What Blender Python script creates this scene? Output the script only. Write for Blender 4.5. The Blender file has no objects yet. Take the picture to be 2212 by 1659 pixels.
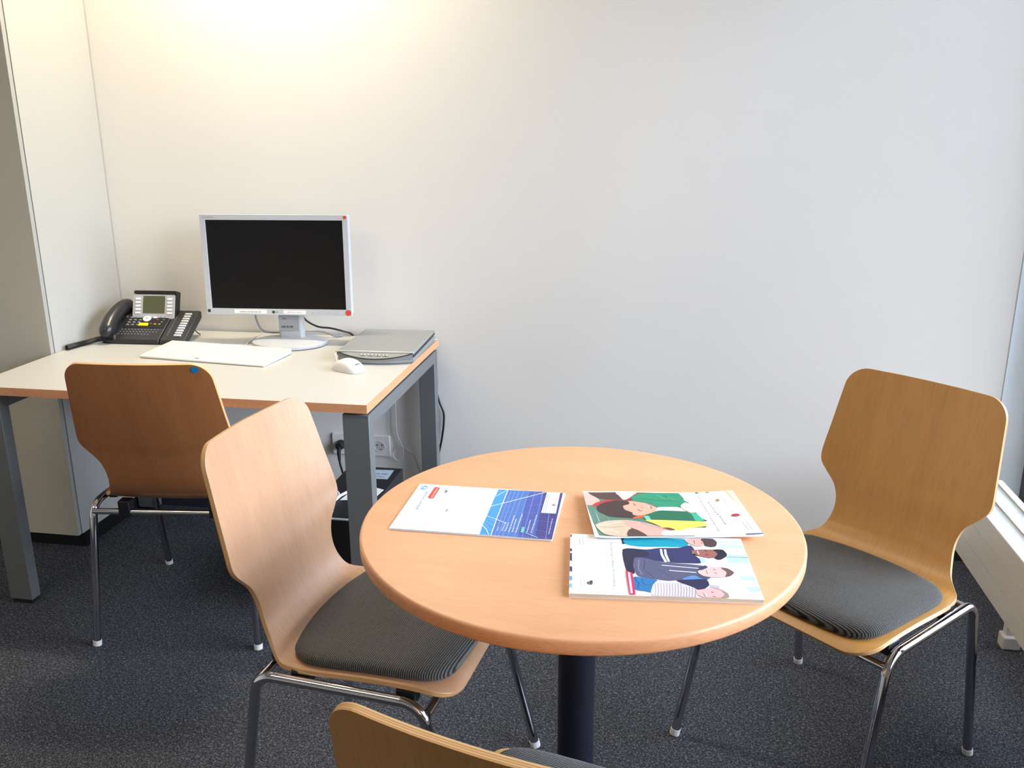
import bpy, bmesh, math, random
from mathutils import Vector, Matrix
C = bpy.context
SC = C.scene
random.seed(7)
PI = math.pi

# ------------------------------------------------------------------ camera
F_PX, PITCH, YAW, ROLL = 1921.08, 0.28163, -0.16915, -0.00380
cam_d = bpy.data.cameras.new('camera'); cam = bpy.data.objects.new('camera', cam_d)
SC.collection.objects.link(cam)
cam_d.sensor_width = 36.0
cam_d.lens = F_PX / 2212.0 * 36.0
cam_d.clip_start = 0.02
fw = Vector((math.sin(YAW)*math.cos(PITCH), math.cos(YAW)*math.cos(PITCH), -math.sin(PITCH)))
r0 = Vector((math.cos(YAW), -math.sin(YAW), 0)); u0 = r0.cross(fw)
cr = math.cos(ROLL)*r0 + math.sin(ROLL)*u0
cu = -math.sin(ROLL)*r0 + math.cos(ROLL)*u0
m = Matrix((cr, cu, -fw)).transposed().to_4x4()
m.translation = Vector((0.774, -2.9988, 1.4425))
cam.matrix_world = m
SC.camera = cam

# ------------------------------------------------------------------ light
SC.view_settings.view_transform = 'Standard'
SC.view_settings.look = 'None'
SC.view_settings.gamma = 1.0
SC.view_settings.use_curve_mapping = False
SC.view_settings.exposure = 0.5
world = bpy.data.worlds.new('sky'); SC.world = world; world.use_nodes = True
nt = world.node_tree; bg = nt.nodes['Background']
# hazy daylight: bright pale sky above the horizon, darker ground and buildings below
wtc = nt.nodes.new('ShaderNodeTexCoord'); wsp = nt.nodes.new('ShaderNodeSeparateXYZ'); nt.links.new(wtc.outputs['Generated'], wsp.inputs[0])
wr = nt.nodes.new('ShaderNodeValToRGB'); we = wr.color_ramp.elements; we.new(0.5)
we[0].position = 0.48; we[0].color = (0.03, 0.031, 0.033, 1); we[1].position = 0.56; we[1].color = (0.63, 0.71, 0.82, 1); we[2].position = 1.0; we[2].color = (0.75, 0.865, 1.0, 1)
wm = nt.nodes.new('ShaderNodeMath'); wm.operation = 'MULTIPLY_ADD'; wm.inputs[1].default_value = 0.5; wm.inputs[2].default_value = 0.5
nt.links.new(wsp.outputs[2], wm.inputs[0]); nt.links.new(wm.outputs[0], wr.inputs[0]); nt.links.new(wr.outputs[0], bg.inputs['Color'])
bg.inputs['Strength'].default_value = 16.5

def area_light(name, loc, rot, sx, sy, power, color, shape='RECTANGLE', portal=False):
    ld = bpy.data.lights.new(name, 'AREA'); ld.shape = shape; ld.size = sx; ld.size_y = sy
    ld.energy = power; ld.color = color
    if portal: ld.cycles.is_portal = True
    o = bpy.data.objects.new(name, ld); o.location = loc; o.rotation_euler = rot
    SC.collection.objects.link(o)
    return o
WALL_X, WIN_X = 1.88, 1.99
area_light('window_daylight', (WIN_X+0.25, -1.30, 1.31), (0, PI/2, 0), 2.5, 2.66, 1, (1,1,1), portal=True)
LAMP_WALL = 23.0     # luminaire near the back wall above the desk
LAMP_ROOM = 6.0     # luminaires further back in the room

# ------------------------------------------------------------------ helpers
def lin(h):
    if isinstance(h, str): c = [int(h[i:i+2], 16)/255 for i in (0, 2, 4)]
    else: c = [v/255 for v in h]
    return tuple((v/12.92 if v <= 0.04045 else ((v+0.055)/1.055)**2.4) for v in c) + (1,)

def mat(name, color, rough=0.5, metal=0.0, coat=0.0, spec=0.5, bump=None, noise=None, emit=None, sheen=0):
    m = bpy.data.materials.new(name); m.use_nodes = True
    n = m.node_tree; b = n.nodes['Principled BSDF']
    col = lin(color)
    b.inputs['Base Color'].default_value = col
    b.inputs['Roughness'].default_value = rough
    b.inputs['Metallic'].default_value = metal
    b.inputs['Coat Weight'].default_value = coat
    b.inputs['Coat Roughness'].default_value = 0.12
    b.inputs['Specular IOR Level'].default_value = spec
    if sheen: b.inputs['Sheen Weight'].default_value = sheen
    if emit:
        b.inputs['Emission Color'].default_value = lin(emit[0]); b.inputs['Emission Strength'].default_value = emit[1]
    tc = n.nodes.new('ShaderNodeTexCoord')
    if noise:      # (scale, amount)
        t = n.nodes.new('ShaderNodeTexNoise'); t.inputs['Scale'].default_value = noise[0]; t.inputs['Detail'].default_value = 4
        n.links.new(tc.outputs['Object'], t.inputs['Vector'])
        mx = n.nodes.new('ShaderNodeMix'); mx.data_type = 'RGBA'
        mx.inputs[6].default_value = tuple(c*(1-noise[1]) for c in col[:3])+(1,)
        mx.inputs[7].default_value = tuple(min(1, c*(1+noise[1])) for c in col[:3])+(1,)
        n.links.new(t.outputs['Fac'], mx.inputs[0]); n.links.new(mx.outputs[2], b.inputs['Base Color'])
    if bump:       # (scale, strength, distance)
        t = n.nodes.new('ShaderNodeTexNoise'); t.inputs['Scale'].default_value = bump[0]; t.inputs['Detail'].default_value = 3
        n.links.new(tc.outputs['Object'], t.inputs['Vector'])
        bp = n.nodes.new('ShaderNodeBump'); bp.inputs['Strength'].default_value = bump[1]; bp.inputs['Distance'].default_value = bump[2]
        n.links.new(t.outputs['Fac'], bp.inputs['Height']); n.links.new(bp.outputs['Normal'], b.inputs['Normal'])
    return m

def ramp(n, stops):
    r = n.nodes.new('ShaderNodeValToRGB'); e = r.color_ramp.elements
    while len(e) < len(stops): e.new(0.5)
    for i, (p, c) in enumerate(stops): e[i].position = p; e[i].color = lin(c)
    return r

def wood(name, c0, c1, c2, scale=(1, 1, 1), coord='Object', rough=0.35, coat=0.3, streak=26, fleck=True, flk=0.6):
    """Beech-like veneer: long soft grain streaks plus fine short flecks, along local Y (or UV v)."""
    m = bpy.data.materials.new(name); m.use_nodes = True
    n = m.node_tree; b = n.nodes['Principled BSDF']
    tc = n.nodes.new('ShaderNodeTexCoord'); mp = n.nodes.new('ShaderNodeMapping'); mp.inputs['Scale'].default_value = scale
    n.links.new(tc.outputs[coord], mp.inputs['Vector'])
    t = n.nodes.new('ShaderNodeTexNoise'); t.inputs['Scale'].default_value = streak; t.inputs['Detail'].default_value = 5
    t.inputs['Distortion'].default_value = 0.6
    n.links.new(mp.outputs[0], t.inputs['Vector'])
    r = ramp(n, [(0.3, c0), (0.5, c1), (0.72, c2)])
    n.links.new(t.outputs['Fac'], r.inputs[0])
    last = r.outputs[0]
    if fleck:
        mp2 = n.nodes.new('ShaderNodeMapping'); mp2.inputs['Scale'].default_value = tuple(s*k for s, k in zip(scale, (1, 1, 1)))
        n.links.new(tc.outputs[coord], mp2.inputs['Vector'])
        t2 = n.nodes.new('ShaderNodeTexNoise'); t2.inputs['Scale'].default_value = streak*14; t2.inputs['Detail'].default_value = 2
        n.links.new(mp2.outputs[0], t2.inputs['Vector'])
        r2 = ramp(n, [(0.35, 'e2dcd8'), (0.5, 'ffffff')])
        n.links.new(t2.outputs['Fac'], r2.inputs[0])
        mx = n.nodes.new('ShaderNodeMix'); mx.data_type = 'RGBA'; mx.blend_type = 'MULTIPLY'; mx.inputs[0].default_value = flk
        n.links.new(last, mx.inputs[6]); n.links.new(r2.outputs[0], mx.inputs[7]); last = mx.outputs[2]
    n.links.new(last, b.inputs['Base Color'])
    b.inputs['Roughness'].default_value = rough
    b.inputs['Coat Weight'].default_value = coat; b.inputs['Coat Roughness'].default_value = 0.22
    return m

class MB:
    """collects polygons, builds ONE mesh object"""
    def __init__(s): s.v = []; s.f = []; s.m = []; s.uv = {}
    def add(s, vs, fs, mi=0):
        o = len(s.v); s.v += [tuple(p) for p in vs]
        for f in fs: s.f.append([i+o for i in f]); s.m.append(mi)
        return s
    def box(s, x0, x1, y0, y1, z0, z1, mi=0):
        return s.add([(x0,y0,z0),(x1,y0,z0),(x1,y1,z0),(x0,y1,z0),(x0,y0,z1),(x1,y0,z1),(x1,y1,z1),(x0,y1,z1)],
              [(0,3,2,1),(4,5,6,7),(0,1,5,4),(1,2,6,5),(2,3,7,6),(3,0,4,7)], mi)
    def obox(s, M, sx, sy, sz, mi=0):      # box centred in a frame M
        vs = [M @ Vector((x*sx/2, y*sy/2, z*sz/2)) for z in (-1,1) for x, y in ((-1,-1),(1,-1),(1,1),(-1,1))]
        return s.add(vs, [(0,3,2,1),(4,5,6,7),(0,1,5,4),(1,2,6,5),(2,3,7,6),(3,0,4,7)], mi)
    def prism(s, pts, z0, z1, mi=0, M=None):
        n = len(pts); M = M or Matrix()
        vs = [M @ Vector((x, y, z0)) for x, y in pts] + [M @ Vector((x, y, z1)) for x, y in pts]
        return s.add(vs, [tuple(range(n))[::-1], tuple(range(n, 2*n))] + [(i, (i+1) % n, n+(i+1) % n, n+i) for i in range(n)], mi)
    def cyl(s, c, r, h, n=32, mi=0, M=None, r2=None):
        M = M or Matrix(); r2 = r if r2 is None else r2
        vs = [M @ Vector((c[0]+r*math.cos(2*PI*i/n), c[1]+r*math.sin(2*PI*i/n), c[2])) for i in range(n)]
        vs += [M @ Vector((c[0]+r2*math.cos(2*PI*i/n), c[1]+r2*math.sin(2*PI*i/n), c[2]+h)) for i in range(n)]
        return s.add(vs, [tuple(range(n))[::-1], tuple(range(n, 2*n))] + [(i, (i+1) % n, n+(i+1) % n, n+i) for i in range(n)], mi)
    def lathe(s, prof, n=96, mi=0, c=(0,0,0), sx=1, sy=1):
        vs = []; fs = []
        for r, z in prof:
            for i in range(n):
                a = 2*PI*i/n; vs.append((c[0]+r*sx*math.cos(a), c[1]+r*sy*math.sin(a), c[2]+z))
        for k in range(len(prof)-1):
            for i in range(n):
                j = (i+1) % n; fs.append((k*n+i, k*n+j, (k+1)*n+j, (k+1)*n+i))
        fs.append(tuple(range(n))[::-1]); fs.append(tuple(range((len(prof)-1)*n, len(prof)*n)))
        return s.add(vs, fs, mi)
    def tube(s, pts, r, n=12, mi=0, cap=True):
        pts = [Vector(p) for p in pts]; P = []
        for p in pts:
            if not P or (p-P[-1]).length > 1e-6: P.append(p)
        t0 = (P[1]-P[0]).normalized()
        up = Vector((0,0,1)) if abs(t0.z) < 0.9 else Vector((1,0,0))
        a = t0.cross(up).normalized(); vs = []
        for i, p in enumerate(P):
            if i == 0: t = t0
            elif i == len(P)-1: t = (P[i]-P[i-1]).normalized()
            else: t = ((P[i+1]-P[i]).normalized()+(P[i]-P[i-1]).normalized()).normalized()
            a = (a - t*a.dot(t)).normalized(); b = t.cross(a)
            rr = r[i] if isinstance(r, (list, tuple)) else r
            for k in range(n):
                q = 2*PI*k/n; vs.append(p + a*math.cos(q)*rr + b*math.sin(q)*rr)
        fs = [(i*n+k, i*n+(k+1) % n, (i+1)*n+(k+1) % n, (i+1)*n+k) for i in range(len(P)-1) for k in range(n)]
        if cap: fs += [tuple(range(n))[::-1], tuple(range((len(P)-1)*n, len(P)*n))]
        return s.add(vs, fs, mi)
    def build(s, name, mats, parent=None, smooth=35, bevel=0, seg=2, loc=None, rz=0):
        me = bpy.data.meshes.new(name); me.from_pydata(s.v, [], s.f)
        for mm in (mats if isinstance(mats, (list, tuple)) else [mats]): me.materials.append(mm)
        me.polygons.foreach_set('material_index', s.m)
        bm = bmesh.new(); bm.from_mesh(me); bmesh.ops.recalc_face_normals(bm, faces=bm.faces)
        bm.to_mesh(me); bm.free()
        if smooth:
            me.polygons.foreach_set('use_smooth', [True]*len(me.polygons)); me.set_sharp_from_angle(angle=math.radians(smooth))
        me.update()
        o = bpy.data.objects.new(name, me); SC.collection.objects.link(o)
        if parent: o.parent = parent
        if loc: o.location = loc
        o.rotation_euler[2] = rz
        if bevel:
            bv = o.modifiers.new('bevel', 'BEVEL'); bv.width = bevel; bv.segments = seg; bv.limit_method = 'ANGLE'; bv.angle_limit = math.radians(40)
            bv.harden_normals = False
        return o

def tag(o, label=None, cat=None, group=None, kind=None):
    if label: o['label'] = label
    if cat: o['category'] = cat
    if group: o['group'] = group
    if kind: o['kind'] = kind
    return o
def thing(name, label, cat, loc=(0,0,0), rz=0, group=None):
    o = bpy.data.objects.new(name, None); SC.collection.objects.link(o)
    o.location = loc; o.rotation_euler = (0, 0, rz); o.empty_display_size = 0.1
    return tag(o, label, cat, group)
def struct(o): o['kind'] = 'structure'; return o

def fillet(P, rad, n=8):
    """polyline with rounded inner corners"""
    P = [Vector(p) for p in P]; out = [P[0]]
    for i in range(1, len(P)-1):
        a, b, c = P[i-1], P[i], P[i+1]; r = rad[i-1] if isinstance(rad, (list, tuple)) else rad
        d1 = (a-b).normalized(); d2 = (c-b).normalized(); ang = d1.angle(d2); t = r/math.tan(ang/2)
        p1 = b+d1*t; p2 = b+d2*t; cen = b+(d1+d2).normalized()*(r/math.sin(ang/2))
        v1 = p1-cen; v2 = p2-cen; w = v1.angle(v2)
        for k in range(n+1):
            f = k/n; out.append(cen + (v1*math.sin((1-f)*w)+v2*math.sin(f*w))/math.sin(w))
    out.append(P[-1]); return out
def catmull(P, n=8):
    P = [Vector(p) for p in P]; Q = [2*P[0]-P[1]] + P + [2*P[-1]-P[-2]]; out = []
    for i in range(1, len(Q)-2):
        for k in range(n):
            t = k/n; a, b, c, d = Q[i-1], Q[i], Q[i+1], Q[i+2]
            out.append(0.5*((2*b)+(c-a)*t+(2*a-5*b+4*c-d)*t*t+(3*b-a-3*c+d)*t**3))
    out.append(P[-1]); return out
def chaikin(P, it=2):
    for _ in range(it):
        out = []
        for i in range(len(P)):
            a, b = P[i], P[(i+1) % len(P)]
            out += [(a[0]*.75+b[0]*.25, a[1]*.75+b[1]*.25), (a[0]*.25+b[0]*.75, a[1]*.25+b[1]*.75)]
        P = out
    return P
def smooth_loop(P, n=4):
    out = []; N = len(P)
    for i in range(N):
        a, b, c, d = P[i-1], P[i], P[(i+1) % N], P[(i+2) % N]
        for k in range(n):
            t = k/n
            out.append(tuple(b[j] + .7*.5*((c[j]-a[j])*t+(2*a[j]-5*b[j]+4*c[j]-d[j])*t*t+(3*b[j]-a[j]-3*c[j]+d[j])*t**3) + .3*(c[j]-b[j])*t for j in (0, 1)))
    return out
def rrect(x0, x1, y0, y1, r, n=5):
    out = []
    for cx, cy, a0 in ((x1-r, y1-r, 0), (x0+r, y1-r, 90), (x0+r, y0+r, 180), (x1-r, y0+r, 270)):
        for k in range(n+1):
            a = math.radians(a0+90*k/n); out.append((cx+r*math.cos(a), cy+r*math.sin(a)))
    return out
_txt = {}
def text_geo(s):
    """outline of a line of lettering as flat faces: (verts, faces, width, height)"""
    if s in _txt: return _txt[s]
    cu = bpy.data.curves.new('t', 'FONT'); cu.body = s; cu.resolution_u = 2; cu.size = 1
    o = bpy.data.objects.new('t', cu); SC.collection.objects.link(o)
    me = bpy.data.meshes.new_from_object(o.evaluated_get(C.evaluated_depsgraph_get()))
    vs = [(v.co.x, v.co.y) for v in me.vertices]; fs = [tuple(p.vertices) for p in me.polygons]
    bpy.data.objects.remove(o); bpy.data.curves.remove(cu); bpy.data.meshes.remove(me)
    x0 = min(v[0] for v in vs); w = max(v[0] for v in vs)-x0
    vs = [(x-x0, y) for x, y in vs]
    _txt[s] = (vs, fs, w); return _txt[s]
def put_text(mb, s, M, width, height, mi=0):
    """lettering in frame M (x right, y up, z out of the surface)"""
    vs, fs, w = text_geo(s)
    mb.add([M @ Vector((x/w*width, y/0.72*height, 0)) for x, y in vs], fs, mi)
# ------------------------------------------------------------------ printed covers, page coordinates in 0.1 mm
ART_1 = [
 ('s','cfe0f2',[(-20,293),(123,433),(528,306),(694,182),(638,24),(43,-18)]),
 ('s','dbe9f6',[(224,1353),(458,1610),(699,1217),(556,701),(302,821)]),
 ('s','d3e4f4',[(915,218),(1514,467),(1638,187),(1606,36),(968,5)]),
 ('p','3f8cc6',[(1634,2070),(1811,2076),(1836,1402),(1852,676),(1879,9),(1673,4),(1648,338),(1646,839),(1629,1582)]),
 ('p','4a6fb0',[(1811,2076),(2245,2088),(2393,-14),(1879,9),(1852,676),(1836,1402)]),
 ('p','47559c',[(2227,2085),(2561,2094),(2704,1),(2362,-19)]),
 ('p','403f7c',[(2544,2096),(2922,2090),(3007,8),(2673,-4)]),
 ('l','7f9fd8',[(1893,2067),(1944,19)],0.8),
 ('l','7f9fd8',[(1971,2080),(2009,12)],0.8),
 ('l','7f9fd8',[(2050,2083),(2088,14)],0.8),
 ('l','7f9fd8',[(2139,2084),(2177,4)],0.8),
 ('l','7f9fd8',[(2245,2088),(2295,5)],0.8),
 ('l','7f9fd8',[(2368,2090),(2438,-7)],0.8),
 ('l','7f9fd8',[(2527,2089),(2603,-8)],0.8),
 ('l','7f9fd8',[(2703,2086),(2856,26)],0.8),
 ('l','6d86c4',[(1816,1897),(2499,2165)],0.7),
 ('l','6d86c4',[(1824,1657),(2893,1962)],0.7),
 ('l','6d86c4',[(1844,1216),(2938,1581)],0.7),
 ('l','6d86c4',[(1859,994),(2961,1101)],0.7),
 ('l','6d86c4',[(1855,794),(2976,706)],0.7),
 ('l','6d86c4',[(1864,524),(2983,261)],0.7),
 ('l','6d86c4',[(1867,336),(2950,24)],0.7),
 ('l','6d86c4',[(1879,190),(2562,6)],0.7),
 ('l','9cc4ea',[(1657,781),(1571,669)],0.5),
 ('l','9cc4ea',[(1641,1981),(1828,1833)],0.5),
 ('l','9cc4ea',[(1708,653),(1850,599)],0.5),
 ('l','9cc4ea',[(1674,570),(1860,372)],0.5),
 ('l','9cc4ea',[(1658,490),(1871,152)],0.5),
 ('l','9cc4ea',[(1656,339),(1833,19)],0.5),
 ('l','e6f2fb',[(1823,2078),(1836,1402),(1853,669),(1879,9)],1.6),
 ('l','dcebf8',[(1644,1233),(1836,1402),(2598,2082)],1.9),
 ('l','dcebf8',[(1654,773),(1853,669),(2060,526)],1.5),
 ('l','dcebf8',[(1647,383),(1752,224),(1833,19)],1.3),
 ('l','dcebf8',[(1647,1715),(1806,2053)],1.2),
 ('p','e4e6f0',[(2609,2071),(2869,2091),(2904,1092),(2628,1087)]),
 ('l','55586c',[(2637,2031),(2667,1125)],0.7),
 ('l','55586c',[(2672,2027),(2705,1132)],0.7),
 ('l','8a8ea0',[(2754,2027),(2784,1124)],0.4),
 ('p','b04038',[(2784,1514),(2847,1491),(2850,1442),(2788,1448)]),
 ('t', 'ffffff', 'www.planet-schule.de', (2894, 192), (2878, 863), 22),
 ('t', 'cfe2f6', 'INHALT', (1966, 197), (1962, 370), 22),
 ('t', 'ffffff', 'Mit Wind und Sonne', (2055, 193), (2052, 574), 26),
 ('t', 'ffffff', 'Energie sparen', (2110, 202), (2110, 564), 26),
 ('t', 'ffffff', 'Energie aus Sonnenkraft', (2177, 184), (2163, 884), 26),
 ('t', 'ffffff', 'Energie im Haushalt', (2241, 183), (2221, 736), 26),
 ('t', 'ffffff', 'Energie und Umwelt heute', (2305, 179), (2299, 965), 26),
 ('p','48a09c',[(2362,417),(2431,421),(2448,181),(2376,184)]),
 ('t', 'ffffff', 'NEU', (2413, 204), (2414, 396), 20),
 ('t', 'ffffff', 'Fernsehen im Netz', (2502, 211), (2489, 722), 26),
 ('t', 'ffffff', 'Das Schulfernsehen im Unterricht', (2577, 202), (2573, 970), 26),
 ('l','9fb4c8',[(2472,178),(2716,21)],2.0),
 ('l','7080a8',[(635,1795),(1622,1799)],0.9),
 ('l','7c88a8',[(635,1795),(231,2064)],1.0),
 ('s','59648a',[(585,1854),(630,1839),(655,1767),(623,1699),(602,1713),(621,1779)]),
 ('l','a0a8c0',[(855,932),(1631,957)],0.7),
 ('l','b0b6c8',[(855,932),(563,1069)],0.6),
 ('s','7880a0',[(832,956),(864,953),(867,897),(861,839),(845,849),(847,910)]),
 ('l','8890a8',[(983,1055),(945,1278)],0.6),
 ('l','9aa2b8',[(954,1017),(1048,1057)],0.6),
 ('l','b8c0d0',[(1048,1057),(1552,1098)],0.4),
 ('l','9aa2b8',[(1057,743),(1081,807)],0.6),
 ('l','98a0b8',[(975,273),(1622,266)],0.7),
 ('l','a8b0c4',[(975,273),(830,356)],0.7),
 ('l','a8b0c4',[(975,273),(946,30)],0.6),
 ('s','7fb0dc',[(78,1886),(92,1967),(140,1993),(201,1957),(223,1887),(194,1827),(133,1817)]),
 ('s','c8e0f4',[(136,1909),(166,1951),(199,1910),(190,1863),(156,1867)]),
 ('s','4468a8',[(110,1970),(140,1993),(201,1957),(174,1934)]),
 ('t', '5a6ea0', 'planet schule', (293, 852), (281, 1737), 60),
 ('p','c23c34',[(353,1963),(434,1958),(463,1916),(460,1409),(352,1417),(343,1477)]),
 ('t', 'f6e4e0', 'SCHULFERNSEHEN', (430, 1430), (434, 1903), 34),
]
ART_2 = [
 ('p','5a7a6c',[(-31,2060),(1911,2060),(1923,1682),(1990,1309),(2038,865),(2056,403),(1744,-43),(76,22),(36,510),(7,1239)]),
 ('s','dcaaa2',[(-29,2060),(128,2006),(281,1666),(221,1482),(99,1394),(-7,1420),(-29,1794)]),
 ('s','b43a36',[(241,1574),(596,1750),(749,1627),(564,1517),(348,1445),(244,1358),(106,1380)]),
 ('s','54403f',[(112,2041),(635,2038),(810,1911),(839,1718),(696,1652),(397,1686),(237,1786)]),
 ('s','e8c4bc',[(654,2038),(1043,2039),(994,1856),(833,1681),(737,1674),(688,1866)]),
 ('s','8c3838',[(749,1627),(862,1741),(1057,2010),(1293,2026),(1071,1854),(882,1623)]),
 ('s','2f8a68',[(1069,1960),(1292,2021),(1909,2050),(1921,1673),(1984,1540),(1795,1361),(1693,1319),(1469,1317),(1340,1331),(1265,1540),(976,1619),(916,1787)]),
 ('l','1c5c46',[(1051,1735),(1418,1652),(1753,1617)],1.6),
 ('l','1c5c46',[(1586,1933),(1606,1740),(1673,1691)],1.6),
 ('l','56b894',[(1436,1963),(1520,1791),(1810,1710)],1.4),
 ('p','f4f6f8',[(1892,2061),(1960,2058),(1994,1586),(1958,1597)]),
 ('s','e0eaf6',[(1245,1110),(1355,1308),(1695,1328),(1830,1260),(1851,1099),(1510,1145)]),
 ('s','26674e',[(1005,890),(1222,1084),(1401,1158),(1854,1112),(2013,997),(2054,779),(2095,642),(1061,684)]),
 ('s','3fae8c',[(1851,1099),(2002,1032),(2059,800),(2061,652),(1920,665),(1912,956)]),
 ('s','68c0a8',[(1005,865),(1096,888),(1107,691),(1035,693)]),
 ('s','453535',[(186,1314),(317,1502),(578,1623),(833,1554),(921,1390),(842,1123),(905,946),(827,798),(613,817),(368,877),(275,1010),(195,1100)]),
 ('s','d9a48e',[(658,1514),(840,1596),(1126,1498),(1321,1277),(1241,1088),(1031,933),(861,895),(786,1002),(665,1049),(641,1263)]),
 ('s','453535',[(578,1623),(818,1578),(816,1439),(691,1352),(701,1172),(827,1027),(735,908),(567,1000),(499,1313)]),
 ('l','4a2c2a',[(906,1473),(922,1399),(947,1380)],1.8),
 ('l','4a2c2a',[(944,1186),(974,1119),(1014,1108)],1.8),
 ('s','b84848',[(1157,1405),(1214,1358),(1228,1244),(1169,1255)]),
 ('s','ffffff',[(1159,1382),(1196,1335),(1195,1268),(1164,1282)]),
 ('l','b07868',[(1025,1341),(1062,1286),(1034,1228)],1.2),
 ('s','c8643c',[(780,786),(893,868),(1029,920),(989,814),(820,751)]),
 ('s','e2d860',[(997,678),(1154,702),(2003,633),(2067,436),(1797,351),(1469,213),(1283,339),(1126,549)]),
 ('l','c4b840',[(1100,599),(1466,463),(1801,371)],1.2),
 ('s','c8b49c',[(62,460),(286,659),(595,691),(672,489),(682,206),(599,5),(359,13),(164,112)]),
 ('l','efe6d8',[(97,426),(324,541),(548,617)],1.6),
 ('l','8a7868',[(128,384),(338,378),(554,411)],1.4),
 ('l','f4ecdf',[(143,224),(327,297),(445,135)],1.8),
 ('s','d8a498',[(595,691),(904,606),(1268,356),(1451,301),(1444,221),(1181,-14),(907,-5),(746,284),(660,408)]),
 ('s','55423f',[(638,267),(764,283),(923,-13),(579,-10)]),
 ('l','8c5850',[(897,564),(1018,437),(1259,307)],1.2),
 ('s','6a4038',[(1248,340),(1374,352),(1461,261),(1368,232)]),
 ('s','f4dcd2',[(1227,209),(1505,219),(1794,339),(2022,331),(1921,127),(1764,-32),(1212,-34)]),
 ('s','ecc8c0',[(1791,1384),(1920,1551),(1991,1401),(2036,1084),(1911,1035),(1802,1216)]),
 ('p','d8c63c',[(1680,-22),(1790,6),(1770,-44)]),
 ('t', '404448', 'Querdenken im Unterricht und', (2234, 156), (2247, 1863), 44),
 ('t', '404448', 'Bildung & Erziehung', (2438, 473), (2365, 1550), 44),
 ('l','6a6e72',[(2518,207),(2446,895),(2419,1857)],0.6),
 ('l','80848a',[(2687,1401),(2661,1825)],0.8),
 ('l','80848a',[(2746,1376),(2725,1847)],0.5),
 ('s','b49850',[(2514,1616),(2569,1685),(2599,1613),(2544,1544)]),
 ('l','333333',[(2529,1639),(2580,1576)],1.2),
 ('l','707078',[(2652,985),(2710,1062)],1.0),
 ('s','a83a40',[(2624,877),(2664,923),(2732,938),(2782,906),(2783,858),(2727,817),(2655,820)]),
 ('t', '50508c', 'KULTUS', (2674, 294), (2677, 548), 22),
 ('l','70747c',[(2749,187),(2736,555)],1.0),
 ('l','70747c',[(2828,185),(2802,565)],1.0),
 ('p','3c4468',[(2975,180),(3010,21),(2647,-22),(2665,40),(2964,54)]),
 ('p','40322c',[(2210,2045),(2269,2048),(2269,2004),(2216,2001)]),
 ('p','b8d8b0',[(2279,2048),(2368,2055),(2359,2015),(2275,2004)]),
 ('p','6a9c50',[(2416,2053),(2496,2060),(2491,2016),(2416,2009)]),
 ('p','f2dca4',[(2842,2078),(2893,2087),(2923,1370),(2885,1440),(2869,1699)]),
]
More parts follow.
